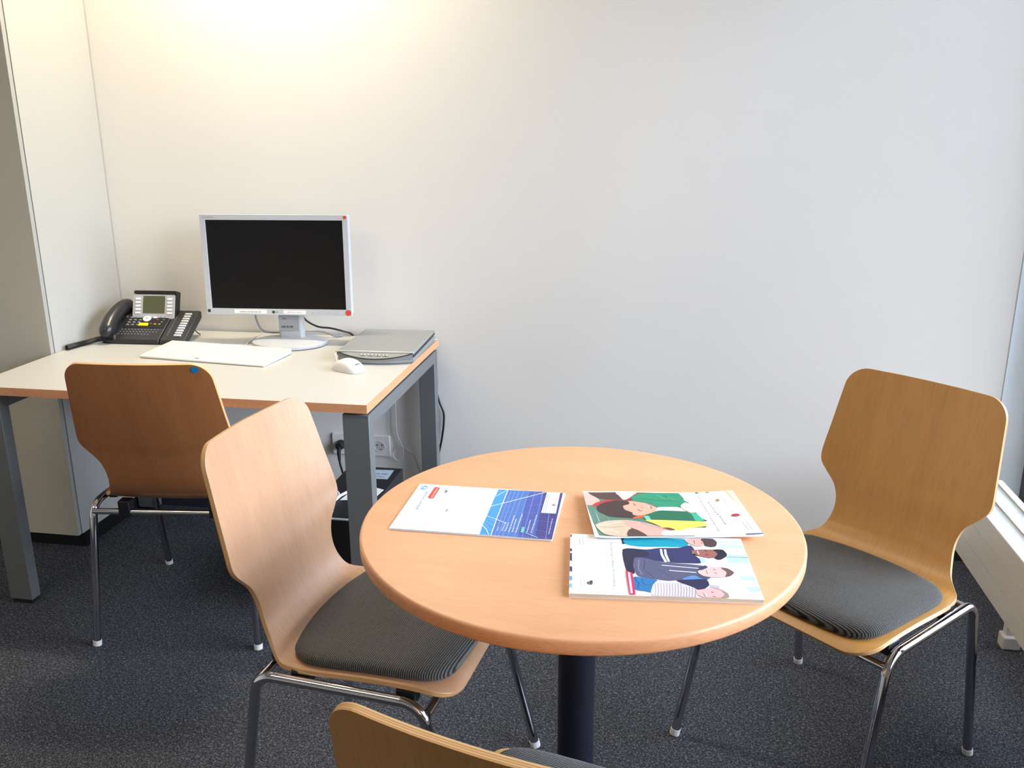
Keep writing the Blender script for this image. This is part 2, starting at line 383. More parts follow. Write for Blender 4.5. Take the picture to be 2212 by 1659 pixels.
ART_3 = [
 ('p','eef0f4',[(881,1996),(2964,2063),(3005,52),(922,33)]),
 ('p','bcd4de',[(2538,1989),(2975,1979),(2962,1698),(2547,1707)]),
 ('p','e6eef2',[(2544,1913),(2970,1892),(2966,1854),(2546,1879)]),
 ('p','b4d0dc',[(2613,1493),(2978,1481),(2973,1182),(2609,1158)]),
 ('p','7890a0',[(2607,1403),(2974,1392),(2971,1367),(2609,1382)]),
 ('p','b4d0dc',[(2708,746),(2965,714),(2974,596),(2737,602)]),
 ('p','b4d0dc',[(2771,400),(2979,383),(2990,246),(2796,248)]),
 ('p','a8c8dc',[(2165,1321),(2231,1325),(2240,1151),(2159,1146)]),
 ('p','b8b4c4',[(2173,423),(2338,402),(2345,248),(2217,301)]),
 ('p','2c2c48',[(886,1997),(948,1981),(949,1752),(895,1748)]),
 ('s','0f93ae',[(942,1962),(1369,2009),(1949,2016),(2040,1918),(1974,1714),(1512,1684),(1177,1673),(959,1745)]),
 ('l','0a6a80',[(1741,1975),(1944,1817)],1.2),
 ('l','0a6a80',[(1011,1718),(1512,1684)],0.8),
 ('p','fafafa',[(894,1729),(1341,1628),(1253,1560),(896,1577)]),
 ('s','333660',[(896,1555),(1303,1570),(1508,1639),(1844,1669),(2073,1769),(2142,1390),(2159,1208),(2123,1116),(1626,1117),(1148,1218),(964,829),(923,793)]),
 ('s','2a2a44',[(896,1555),(1269,1550),(1319,1336),(1085,1250),(1044,969),(1054,735),(1012,683),(918,786)]),
 ('p','f6f6f6',[(1526,1596),(1563,1598),(1563,1406),(1607,1137),(1566,1134),(1523,1378)]),
 ('p','f6f6f6',[(1596,1593),(1633,1596),(1629,1410),(1656,1147),(1619,1145),(1589,1390)]),
 ('s','565874',[(1076,1249),(1248,1246),(1546,1122),(2022,1075),(2221,1006),(2255,683),(2183,614),(1805,557),(1566,493),(1262,559),(1095,623),(1046,868)]),
 ('l','787a94',[(1146,1183),(1120,906),(1161,676)],2.2),
 ('l','3c3e58',[(1244,1190),(1204,845),(1357,575)],1.4),
 ('l','43455f',[(1443,860),(1654,595)],1.4),
 ('l','ecece8',[(1515,1014),(2105,944)],2.0),
 ('l','ecece8',[(1620,845),(2036,800)],2.2),
 ('s','5c86bc',[(1826,606),(1992,698),(2197,599),(2159,548),(1819,542)]),
 ('s','2f70a8',[(1022,585),(1200,565),(1397,504),(1307,334),(1278,117),(1155,139),(1022,191)]),
 ('l','1c4c7c',[(1043,538),(1095,383),(1070,225)],1.4),
 ('l','1c4c7c',[(1152,546),(1170,356),(1276,332)],1.2),
 ('s','2c2e4c',[(1692,511),(1882,555),(2163,580),(2192,393),(2039,213),(1901,327)]),
 ('s','cfc8cc',[(1301,302),(1388,481),(1534,475),(1789,413),(1989,240),(1965,-17),(1809,-81),(1283,-63)]),
 ('l','6c6878',[(1350,400),(1339,151),(1316,-60)],0.5),
 ('l','6c6878',[(1395,403),(1383,154),(1360,-58)],0.5),
 ('l','6c6878',[(1440,406),(1427,157),(1403,-55)],0.5),
 ('l','6c6878',[(1485,408),(1471,160),(1446,-52)],0.5),
 ('l','6c6878',[(1530,411),(1516,163),(1490,-49)],0.5),
 ('l','6c6878',[(1574,414),(1560,166),(1533,-46)],0.5),
 ('l','6c6878',[(1619,417),(1604,169),(1577,-43)],0.5),
 ('l','6c6878',[(1664,420),(1648,172),(1620,-40)],0.5),
 ('l','6c6878',[(1709,423),(1692,175),(1664,-37)],0.5),
 ('l','6c6878',[(1754,426),(1736,177),(1707,-34)],0.5),
 ('l','6c6878',[(1786,319),(1780,180),(1750,-32)],0.5),
 ('l','6c6878',[(1831,322),(1824,183),(1794,-29)],0.5),
 ('l','6c6878',[(1875,325),(1868,186),(1837,-26)],0.5),
 ('l','6c6878',[(1920,328),(1912,189),(1881,-23)],0.5),
 ('l','6c6878',[(1964,331),(1956,192),(1924,-20)],0.5),
 ('s','d8a8a0',[(1984,1953),(2103,2026),(2308,2039),(2324,1842),(2235,1731),(2091,1782)]),
 ('s','4c3a3c',[(2283,2038),(2478,2043),(2531,1912),(2488,1759),(2401,1727),(2307,1773),(2292,1916)]),
 ('s','96605a',[(2052,1557),(2204,1618),(2451,1616),(2449,1375),(2310,1313),(2128,1407)]),
 ('s','262634',[(2419,1625),(2586,1636),(2635,1476),(2594,1367),(2489,1261),(2408,1319),(2481,1484)]),
 ('p','f4f4f8',[(2060,1529),(2092,1387),(2170,1356),(2145,1284),(2068,1457)]),
 ('s','e8b8b4',[(2068,828),(2216,972),(2475,1009),(2542,833),(2472,681),(2296,647),(2132,691)]),
 ('s','6c5450',[(2455,981),(2564,968),(2649,834),(2570,711),(2488,682),(2527,832)]),
 ('s','3c3e56',[(2103,954),(2210,1046),(2249,981),(2124,872)]),
 ('s','4c4e68',[(2055,703),(2248,634),(2163,580),(2078,639)]),
 ('s','e4b0b0',[(1970,208),(2058,245),(2250,319),(2376,250),(2413,102),(2334,-22),(2180,-68),(2054,-11),(1976,73)]),
 ('s','a08880',[(2153,334),(2306,292),(2437,163),(2446,29),(2388,-54),(2314,-59),(2383,100),(2330,247)]),
 ('l','7a3a3a',[(2138,1963),(2147,1830)],1.0),
 ('l','4a2a2a',[(2268,1990),(2279,1945)],1.2),
 ('l','4a2a2a',[(2257,1875),(2274,1839)],1.2),
 ('l','fff4f0',[(2154,1553),(2164,1434)],1.6),
 ('l','2a1616',[(2284,1598),(2309,1545)],1.4),
 ('l','2a1616',[(2281,1453),(2309,1419)],1.4),
 ('l','ffffff',[(2219,878),(2237,780)],2.0),
 ('l','7a3a3a',[(2210,894),(2219,762)],0.8),
 ('l','4a2a2a',[(2335,919),(2363,894)],1.3),
 ('l','4a2a2a',[(2334,803),(2364,772)],1.3),
 ('l','ffffff',[(2080,125),(2105,37)],2.0),
 ('l','7a3a3a',[(2070,133),(2086,26)],0.8),
 ('l','4a2a2a',[(2192,177),(2226,155)],1.3),
 ('l','4a2a2a',[(2195,43),(2235,30)],1.3),
 ('p','d4285c',[(907,792),(1013,699),(1022,9),(929,18)]),
 ('p','f8e8ee',[(940,721),(974,710),(981,52),(947,46)]),
 ('t', 'b84068', 'BILDUNG', (949, 662), (954, 65), 18),
 ('p','333058',[(-24,2055),(25,2054),(26,1944),(-19,1957)]),
 ('p','333058',[(-14,1517),(33,1505),(34,1396),(-13,1407)]),
 ('p','333058',[(-12,1349),(34,1330),(38,1041),(-9,1079)]),
 ('p','3c3a6c',[(-7,866),(41,852),(44,681),(-5,705)]),
 ('p','5c94c8',[(-2,541),(44,537),(46,402),(0,412)]),
 ('p','74b4e4',[(1,294),(46,288),(48,170),(4,176)]),
 ('t', '54585c', 'Bildungswege in Baden-Württemberg', (693, 1780), (696, 247), 38),
 ('t', '70747a', 'ABSCHLÜSSE UND ANSCHLÜSSE 2017', (589, 1542), (614, 414), 20),
 ('t', '5c5c90', 'KULTUS', (244, 1812), (254, 1601), 20),
 ('l','80848a',[(215,1941),(227,1629)],0.7),
 ('l','80848a',[(160,1922),(170,1644)],0.8),
 ('t', '70747a', 'Baden-Württemberg', (223, 533), (234, 164), 18),
 ('l','8c9096',[(174,578),(185,142)],0.6),
 ('s','4a4a4a',[(322,395),(361,413),(371,335),(344,264),(318,315)]),
 ('s','4a4a4a',[(283,360),(306,368),(305,299),(284,297)]),
]
# ------------------------------------------------------------------ materials
M_wall = mat('painted_wall', (226, 223, 217), 0.75, bump=(320, 0.05, 0.001))
M_ceil = mat('ceiling_paint', (235, 235, 232), 0.8)
M_pier = mat('painted_pier', (232, 243, 250), 0.5)
M_frame_dark = mat('anthracite_frame', (38, 40, 46), 0.4)
M_skirt = mat('dark_skirting', (34, 36, 46), 0.9, noise=(300, 0.4))
M_cab = mat('cabinet_laminate', (170, 169, 163), 0.45)
M_cabfront = mat('cabinet_front_laminate', (182, 176, 160), 0.5)
M_cabedge = mat('cabinet_edge', (156, 156, 152), 0.4)
M_black = mat('black_plastic', (16, 16, 18), 0.45)
M_rubber = mat('black_rubber', (12, 12, 13), 0.7)
M_steel = mat('silver_lacquer', (106, 108, 108), 0.45, metal=0.15, noise=(60, 0.04))
M_chrome = mat('chrome', (200, 200, 205), 0.07, metal=1.0)
M_top = mat('grey_laminate', (188, 186, 180), 0.42, noise=(900, 0.04))
M_phone = mat('phone_anthracite', (37, 37, 40), 0.42)
M_phone2 = mat('phone_handset_black', (33, 33, 36), 0.3)
M_silver = mat('silver_plastic', (176, 177, 178), 0.45)
M_key = mat('phone_key_grey', (122, 124, 128), 0.4)
M_keylight = mat('phone_key_silver', (205, 207, 210), 0.35, metal=0.2)
M_keywhite = mat('phone_key_white', (236, 236, 238), 0.35)
M_keyred = mat('red_key', (150, 62, 52), 0.45)
M_keyyel = mat('olive_key', (150, 142, 60), 0.45)
M_lcd = mat('lcd_green', (86, 88, 62), 0.3)
M_yellow = mat('yellow_label', (232, 216, 20), 0.5)
M_red = mat('red_sticker', (214, 62, 48), 0.55)
M_blue = mat('blue_sticker', (12, 110, 160), 0.55)
M_whitep = mat('white_plastic', (220, 218, 216), 0.4)
M_whitek = mat('keyboard_white', (218, 216, 205), 0.45)
M_keyk = mat('keyboard_key_white', (222, 220, 209), 0.5)
M_bezel = mat('monitor_silver', (188, 190, 193), 0.4)
M_screen = mat('dark_screen', (14, 14, 15), 0.32, spec=0.3)
M_paper = mat('paper', (236, 236, 232), 0.7)
M_ink = mat('dark_ink', (40, 42, 46), 0.6)
M_inkg = mat('grey_ink', (120, 122, 126), 0.6)
M_pages = mat('paper_pages', (214, 198, 176), 0.8, noise=(500, 0.12))
M_rad = mat('radiator_enamel', (198, 195, 188), 0.35)
M_radtop = mat('radiator_grille', (228, 234, 238), 0.4)
M_sock = mat('socket_white', (226, 224, 220), 0.35)
M_cablew = mat('cable_white', (215, 215, 218), 0.4)
M_cableg = mat('cable_grey', (150, 153, 160), 0.4)
M_tin = mat('scanner_grey', (144, 147, 146), 0.42, metal=0.25)
M_tinlight = mat('scanner_silver', (205, 206, 200), 0.3, metal=0.5)
M_navy = mat('column_navy_black', (22, 24, 34), 0.35, metal=0.1)
M_glow = mat('lamp_diffuser', (255, 240, 210), 0.5, emit=((255, 232, 190), 6.0))

M_shell = wood('chair_veneer', (192, 138, 68), (199, 145, 74), (206, 152, 80), scale=(6, 0.5, 1), coord='UV', rough=0.4, coat=0.9, streak=2.2, flk=.3)
M_shell_shaded = wood('chair_veneer_shaded', (146, 92, 52), (153, 98, 56), (161, 105, 61), scale=(6, 0.5, 1), coord='UV', rough=0.4, coat=0.5, streak=2.2, flk=.3)  # same veneer, darkened and reddened: shade on the desk chair's back painted in
M_tablewood = wood('beech_table_laminate', (206, 152, 110), (212, 158, 116), (217, 164, 122), scale=(1.0, 6, 1), rough=0.5, coat=0.0, streak=2.0, flk=.15)
M_edgewood = wood('beech_edge_band', (208, 146, 102), (214, 152, 108), (219, 158, 113), scale=(1, 1, 9), rough=0.45, coat=0.1, streak=5)

def plyedge():
    m = bpy.data.materials.new('plywood_edge'); m.use_nodes = True; n = m.node_tree; b = n.nodes['Principled BSDF']
    uv = n.nodes.new('ShaderNodeUVMap'); sp = n.nodes.new('ShaderNodeSeparateXYZ'); n.links.new(uv.outputs[0], sp.inputs[0])
    r = ramp(n, [(0.0, (214, 168, 108)), (0.22, (228, 190, 138)), (0.26, (176, 120, 68)), (0.45, (226, 186, 132)), (0.5, (184, 128, 74)), (0.72, (230, 192, 140)), (0.76, (178, 124, 72)), (1.0, (216, 170, 110))])
    n.links.new(sp.outputs[1], r.inputs[0]); n.links.new(r.outputs[0], b.inputs['Base Color'])
    b.inputs['Roughness'].default_value = 0.35; b.inputs['Coat Weight'].default_value = 0.4
    return m
M_plyedge = plyedge()

def fabric():
    m = bpy.data.materials.new('ribbed_seat_fabric'); m.use_nodes = True; n = m.node_tree; b = n.nodes['Principled BSDF']
    tc = n.nodes.new('ShaderNodeTexCoord')
    mp = n.nodes.new('ShaderNodeMapping'); mp.inputs['Rotation'].default_value = (0, 0, 0.06); n.links.new(tc.outputs['Object'], mp.inputs['Vector'])
    w = n.nodes.new('ShaderNodeTexWave'); w.wave_type = 'BANDS'; w.bands_direction = 'Y'; w.inputs['Scale'].default_value = 72
    w.inputs['Distortion'].default_value = 0.6; w.inputs['Detail'].default_value = 2; w.inputs['Detail Scale'].default_value = 6
    n.links.new(mp.outputs[0], w.inputs['Vector'])
    t = n.nodes.new('ShaderNodeTexNoise'); t.inputs['Scale'].default_value = 420; t.inputs['Detail'].default_value = 2; n.links.new(tc.outputs['Object'], t.inputs['Vector'])
    ma = n.nodes.new('ShaderNodeMath'); ma.operation = 'MULTIPLY'; n.links.new(w.outputs['Fac'], ma.inputs[0]); n.links.new(t.outputs['Fac'], ma.inputs[1])
    r = ramp(n, [(0.12, (13, 13, 13)), (0.42, (92, 91, 88))]); n.links.new(ma.outputs[0], r.inputs[0]); n.links.new(r.outputs[0], b.inputs['Base Color'])
    b.inputs['Roughness'].default_value = 0.9; b.inputs['Sheen Weight'].default_value = 0.1
    bp = n.nodes.new('ShaderNodeBump'); bp.inputs['Strength'].default_value = 0.5; bp.inputs['Distance'].default_value = 0.001
    n.links.new(w.outputs['Fac'], bp.inputs['Height']); n.links.new(bp.outputs['Normal'], b.inputs['Normal'])
    return m
M_fabric = fabric()

def carpet():
    m = bpy.data.materials.new('needle_felt_carpet'); m.use_nodes = True; n = m.node_tree; b = n.nodes['Principled BSDF']
    tc = n.nodes.new('ShaderNodeTexCoord')
    def noise(s, d, dist=0):
        t = n.nodes.new('ShaderNodeTexNoise'); t.inputs['Scale'].default_value = s; t.inputs['Detail'].default_value = d; t.inputs['Distortion'].default_value = dist
        n.links.new(tc.outputs['Object'], t.inputs['Vector']); return t
    a = noise(200, 5, 0.8); r = ramp(n, [(0.32, (28, 29, 32)), (0.52, (52, 54, 59)), (0.70, (106, 108, 117))]); n.links.new(a.outputs['Fac'], r.inputs[0])
    c = noise(380, 3, 0.5); r2 = ramp(n, [(0.56, (0, 0, 0)), (0.72, (150, 152, 160))]); n.links.new(c.outputs['Fac'], r2.inputs[0])
    mx = n.nodes.new('ShaderNodeMix'); mx.data_type = 'RGBA'; mx.blend_type = 'ADD'; mx.inputs[0].default_value = 0.55
    n.links.new(r.outputs[0], mx.inputs[6]); n.links.new(r2.outputs[0], mx.inputs[7]); n.links.new(mx.outputs[2], b.inputs['Base Color'])
    b.inputs['Roughness'].default_value = 0.95; b.inputs['Specular IOR Level'].default_value = 0.2
    bp = n.nodes.new('ShaderNodeBump'); bp.inputs['Strength'].default_value = 0.7; bp.inputs['Distance'].default_value = 0.004
    n.links.new(a.outputs['Fac'], bp.inputs['Height']); n.links.new(bp.outputs['Normal'], b.inputs['Normal'])
    return m
M_carpet = carpet()

def glass():
    m = bpy.data.materials.new('window_glass'); m.use_nodes = True; n = m.node_tree; n.nodes.clear()
    o = n.nodes.new('ShaderNodeOutputMaterial'); t = n.nodes.new('ShaderNodeBsdfTransparent'); t.inputs[0].default_value = (0.96, 0.963, 0.98, 1)
    g = n.nodes.new('ShaderNodeBsdfGlossy'); g.inputs['Roughness'].default_value = 0.0
    f = n.nodes.new('ShaderNodeFresnel'); f.inputs[0].default_value = 1.45; mx = n.nodes.new('ShaderNodeMixShader')
    n.links.new(f.outputs[0], mx.inputs[0]); n.links.new(t.outputs[0], mx.inputs[1]); n.links.new(g.outputs[0], mx.inputs[2]); n.links.new(mx.outputs[0], o.inputs[0])
    return m
M_glass = glass()

def frosted():
    m = bpy.data.materials.new('frosted_blue_glass'); m.use_nodes = True; n = m.node_tree; n.nodes.clear()
    o = n.nodes.new('ShaderNodeOutputMaterial'); t = n.nodes.new('ShaderNodeBsdfTranslucent'); t.inputs[0].default_value = (0.115, 0.135, 0.15, 1)
    d = n.nodes.new('ShaderNodeBsdfDiffuse'); d.inputs[0].default_value = (0.34, 0.42, 0.47, 1)
    a = n.nodes.new('ShaderNodeAddShader'); n.links.new(t.outputs[0], a.inputs[0]); n.links.new(d.outputs[0], a.inputs[1]); n.links.new(a.outputs[0], o.inputs[0])
    return m
M_frost = frosted()

# ------------------------------------------------------------------ the room
RX0, RX1, RY0, RY1, RH = -2.9, WIN_X, -4.8, 0.0, 2.62
struct(MB().box(RX0-.1, RX1+.2, RY0-.1, RY1+.1, -.1, 0).build('floor', M_carpet, smooth=0))
struct(MB().box(RX0-.1, RX1+.2, RY0-.1, RY1+.1, RH, RH+.1).build('ceiling', M_ceil, smooth=0))
struct(MB().box(RX0-.1, WALL_X, 0, .12, 0, RH).build('wall_back', M_wall, smooth=0))
struct(MB().box(RX0-.12, RX0, RY0, 0, 0, RH).build('wall_left', M_wall, smooth=0))
struct(MB().box(RX0-.1, RX1+.2, RY0-.12, RY0, 0, RH).build('wall_front', M_wall, smooth=0))
WY0, WY1, WZ0, WZ1 = -2.6, -.004, .12, 2.5
w = MB()
w.box(RX1, RX1+.2, RY0, WY0, 0, RH); w.box(RX1, RX1+.2, WY0, 0, 0, WZ0); w.box(RX1, RX1+.2, WY0, 0, WZ1, RH)
struct(w.build('wall_right', M_wall, smooth=0))
struct(MB().box(WALL_X+.0015, RX1+.2, .002, .12, 0, RH).build('trim_1', M_pier, smooth=0))      # pale blue facade panel closing the wall against the window
struct(MB().box(WALL_X-.0015, WALL_X+.0015, -.0006, .05, 0, RH).build('trim_2', M_cabedge, smooth=0))
struct(MB().box(RX0, RX1, -.006, 0, 0, .058).build('baseboard_back', M_skirt, smooth=0))
struct(MB().box(RX1-.006, RX1, RY0, -.006, 0, .058).build('baseboard_right', M_skirt, smooth=0))
n_w = 2; ww = (WY1-WY0)/n_w
for i in range(n_w):
    y1 = WY1-i*ww; y0 = y1-ww; f = .05; xa, xb = RX1-.012, RX1+.06
    fr = MB(); fr.box(xa, xb, y0, y0+f, WZ0, WZ1); fr.box(xa, xb, y1-f, y1, WZ0, WZ1)
    fr.box(xa, xb, y0+f, y1-f, WZ0, WZ0+f); fr.box(xa, xb, y0+f, y1-f, WZ1-f, WZ1)
    fo = struct(fr.build('window_%d' % (i+1), M_frame_dark, bevel=.003))
    g = MB(); g.box(RX1+.02, RX1+.026, y0+f, y1-f, WZ0+f, WZ1-f); g.build('window_pane', M_glass, fo, smooth=0)

# ceiling lights (above the picture; the one at the back wall makes the warm wash)
def ceiling_light(x, y, sx, sy, power, color, label):
    t = thing('ceiling_light', label, 'light', (x, y, RH-.06))
    h = MB(); h.box(-sx/2, sx/2, -sy/2, sy/2, .02, .058); h.build('housing', M_whitep, t, bevel=.004)
    d = MB(); d.box(-sx/2+.02, sx/2-.02, -sy/2+.02, sy/2-.02, .008, .022); d.build('diffuser', M_glow, t, bevel=.003)
    l = area_light('lamp', (0, 0, 0), (0, 0, 0), sx-.04, sy-.04, power, color); l.parent = t
    return t
WARM = (1.0, .87, .65)
ceiling_light(-.52, -.24, .50, .14, LAMP_WALL, WARM, 'long white ceiling light close to the back wall above the desk')
ceiling_light(-1.2, -2.4, 1.2, .3, LAMP_ROOM, (1.0, .86, .66), 'long white ceiling light in the middle of the room')

# ------------------------------------------------------------------ tall cabinet
XL, YC = -1.222, -.423
t = thing('tall_cabinet', 'tall pale grey office cabinet standing against the back wall left of the desk', 'cabinet', (XL-.5, -.21, 0))
b = MB(); b.box(-.48, .499, -.18, .205, .0, .055); b.build('plinth', M_black, t)
b = MB(); b.box(-.5, .5, -.192, .207, .056, 2.15); b.build('body', M_cab, t, bevel=.0015)
b = MB(); b.box(-.5, -.001, -.213, -.194, .058, 2.148); b.box(.001, .5, -.213, -.194, .058, 2.148)
b2 = MB(); b2.box(-.5, -.002, -.214, -.197, .058, 2.148); tag(b2.build('door', [M_cabfront], t, bevel=.0015))
b3 = MB(); b3.box(.002, .4995, -.214, -.197, .058, 2.148); d = b3.build('door', [M_cabfront, M_cabedge], t, bevel=0)
for p in d.data.polygons:
    if abs(p.normal.x) > .5: p.material_index = 1
for x in (-.05, .05):
    h = MB(); h.box(x-.005, x+.005, -.24, -.213, 1.0, 1.14); hh = h.build('handle', M_steel, t, bevel=.003)

# ------------------------------------------------------------------ desk
W, D, H = 1.219, .803, .72
t = thing('desk', 'grey topped office desk with beech edges and silver loop legs against the wall', 'desk', (0, 0, 0))
b = MB(); b.box(-W+.0016, -.0016, -D+.0016, -.012, H-.024, H); b.build('tabletop', M_top, t, smooth=0)
e = MB(); e.box(-W, 0, -D, -D+.0016, H-.0245, H); e.box(-.0016, 0, -D+.0016, -.012, H-.0245, H); e.box(-W, -W+.0016, -D+.0016, -.012, H-.0245, H)
e.build('edge_band', M_edgewood, t, smooth=0)
e = MB(); e.box(-W+.0016, -.0016, -D+.0016, -.012, H-.0248, H-.0242); e.build('underside', M_top, t, smooth=0)
def loop_leg(x0, x1, cable=False):
    zt = .685
    for (y0, y1) in ((-D+.018, -D+.058), (-.068, -.028)):
        l = MB(); xr = x1 if y0 < -.5 else x1; xl = x0 if y0 < -.5 else x0+.018*(x1 > -.5)
        l.box(xl, xr, y0, y1, .014, zt); lo = l.build('leg', M_steel, t, bevel=.002)
        f = MB(); f.box(xl+.004, xr-.004, y0+.004, y1-.004, 0, .015); f.build('foot_cap', M_rubber, lo)
    l = MB(); l.box(x0+.016, x1-.0002, -D+.0582, -.0682, zt-.04, zt-.0003); l.build('side_rail', M_steel, t, bevel=.002)
    for y in (-D+.05, -.06):
        s = MB(); s.box(x0+.02, x1-.01, y-.018, y+.018, zt, H-.025); s.build('spacer', M_rubber, t)
loop_leg(-.0785, -.0025); loop_leg(-W+.003, -W+.079)
for y in (-.62, -.2):
    c = MB(); c.box(-W+.08, -.079, y-.02, y+.02, .65, .683); c.build('crossbar', M_steel, t, bevel=.002)

# ------------------------------------------------------------------ round table
TX, TY, TR, TZ = .642, -1.49, .402, .742
t = thing('round_table', 'round beech meeting table on a dark central column with brochures lying on it', 'table', (TX, TY, 0))
b = MB(); th = .026
b.lathe([(TR-.004, TZ-th), (TR-.001, TZ-th+.002), (TR, TZ-th+.005), (TR, TZ-.005), (TR-.0015, TZ-.0015), (TR-.005, TZ)], n=160)
o = b.build('tabletop', [M_tablewood, M_edgewood], t, smooth=50)
for p in o.data.polygons:
    if abs(p.normal.z) < .8: p.material_index = 1
c = MB(); c.lathe([(.036, .03), (.036, TZ-.045)], n=48); c.build('column', M_navy, t)
c = MB(); c.lathe([(.12, TZ-.045), (.12, TZ-.027)], n=48); c.build('top_plate', M_navy, t)
c = MB(); c.lathe([(.26, 0), (.26, .008), (.23, .016), (.06, .026), (.04, .034)], n=96); c.build('base', M_navy, t)

# ------------------------------------------------------------------ stacking chairs
CTRL = [  # y, z, half width, forward/upward curl at the edge
 (.217,.421,.208,.000),(.195,.434,.213,.002),(.15,.442,.2155,.004),(.05,.441,.216,.006),(-.075,.434,.2155,.006),(-.120,.4325,.212,.006),(-.148,.434,.205,.006),
 (-.170,.441,.188,.008),(-.191,.456,.168,.010),(-.208,.480,.158,.013),(-.220,.510,.153,.016),(-.228,.540,.156,.018),(-.234,.567,.168,.019),
 (-.239,.590,.190,.020),(-.244,.608,.208,.021),(-.249,.626,.2145,.021),(-.256,.655,.2135,.022),(-.271,.716,.207,.022),(-.287,.784,.200,.022),(-.305,.858,.192,.022)]
def shell_rows():
    P = catmull([Vector((c[0], c[1], 0)) for c in CTRL], 5)
    Wd = catmull([Vector((c[2], c[3], 0)) for c in CTRL], 5)
    s = [0]
    for i in range(1, len(P)): s.append(s[-1]+(P[i]-P[i-1]).length)
    # resample near both ends for round corners
    tot = s[-1]; S = []
    r1, r2 = .058, .046
    for k in range(9): S.append(r1*(1-math.cos(PI/2*k/8)))
    x = r1
    while x < tot-r2-.008: x += .008; S.append(x)
    for k in range(11): S.append(tot-r2+r2*math.sin(PI/2*k/10))
    rows = []
    for q in S:
        i = 0
        while i < len(s)-2 and s[i+1] < q: i += 1
        f = (q-s[i])/(s[i+1]-s[i]); p = P[i].lerp(P[i+1], f); wd = Wd[i].lerp(Wd[i+1], f)
        tn = (P[min(i+2, len(P)-1)]-P[max(i-1, 0)]).normalized()
        nrm = Vector((tn.y, -tn.x))     # up on the seat, forward on the back
        nrm = Vector((-tn.y, tn.x)) if False else nrm
        w_ = wd.x
        if q < r1: w_ = w_-r1+math.sqrt(max(0, r1*r1-(r1-q)**2))
        if q > tot-r2: w_ = w_-r2+math.sqrt(max(0, r2*r2-(q-tot+r2)**2))
        rows.append((q, p.x, p.y, nrm.x, nrm.y, w_, wd.y))
    return rows
ROWS = shell_rows()
def make_shell(parent):
    NU = 20; TH = .011; vs = []; fs = []; mi = []; uvs = []
    for side in (0, 1):
        for (q, y, z, ny, nz, w_, curl) in ROWS:
            for k in range(NU+1):
                u = (2*k/NU-1)*w_; d = curl*(u/.21)**2 - (TH if side else 0)
                crown = 0.006*(1-(u/.2)**2)*max(0, (q-ROWS[-1][0]+.1)/.1)*.8 if q > ROWS[-1][0]-.1 else 0
                vs.append((u, y+ny*d, z+nz*d+crown)); uvs.append((u, q))
    n1 = len(ROWS)*(NU+1); R_ = len(ROWS)
    def I(s_, i, k): return s_*n1+i*(NU+1)+k
    for i in range(R_-1):
        for k in range(NU):
            fs.append((I(0,i,k), I(0,i,k+1), I(0,i+1,k+1), I(0,i+1,k))); mi.append(0)
            fs.append((I(1,i,k), I(1,i+1,k), I(1,i+1,k+1), I(1,i,k+1))); mi.append(0)
    rim = [(i, 0) for i in range(R_)] + [(R_-1, k) for k in range(1, NU+1)] + [(i, NU) for i in range(R_-2, -1, -1)] + [(0, k) for k in range(NU-1, 0, -1)]
    for a in range(len(rim)):
        b_ = rim[(a+1) % len(rim)]; a_ = rim[a]
        fs.append((I(0,*a_), I(0,*b_), I(1,*b_), I(1,*a_))); mi.append(1)
    me = bpy.data.meshes.new('seat_shell'); me.from_pydata(vs, [], fs)
    me.materials.append(M_shell); me.materials.append(M_plyedge)
    me.polygons.foreach_set('material_index', mi); me.polygons.foreach_set('use_smooth', [True]*len(fs))
    uv = me.uv_layers.new(name='UVMap')
    for p in me.polygons:
        for li in p.loop_indices:
            vi = me.loops[li].vertex_index
            if p.material_index == 0: uv.data[li].uv = uvs[vi]
            else: uv.data[li].uv = (uvs[vi][1], 0.0 if vi < n1 else 1.0)
    bm = bmesh.new(); bm.from_mesh(me); bmesh.ops.recalc_face_normals(bm, faces=bm.faces); bm.to_mesh(me); bm.free()
    me.set_sharp_from_angle(angle=math.radians(50))
    o = bpy.data.objects.new('seat_shell', me); SC.collection.objects.link(o); o.parent = parent
    bv = o.modifiers.new('bevel', 'BEVEL'); bv.width = .0022; bv.segments = 2; bv.limit_method = 'ANGLE'; bv.angle_limit = math.radians(55)
    return o
def seat_z(x, y):
    best = None
    for i in range(len(ROWS)-1):
        a, b_ = ROWS[i], ROWS[i+1]
        if a[0] > .5: break
        if (a[1]-y)*(b_[1]-y) <= 0 and a[1] != b_[1]:
            f = (a[1]-y)/(a[1]-b_[1]); return a[2]+(b_[2]-a[2])*f + .006*(x/.21)**2
    return ROWS[0][2] if y > 0 else .45
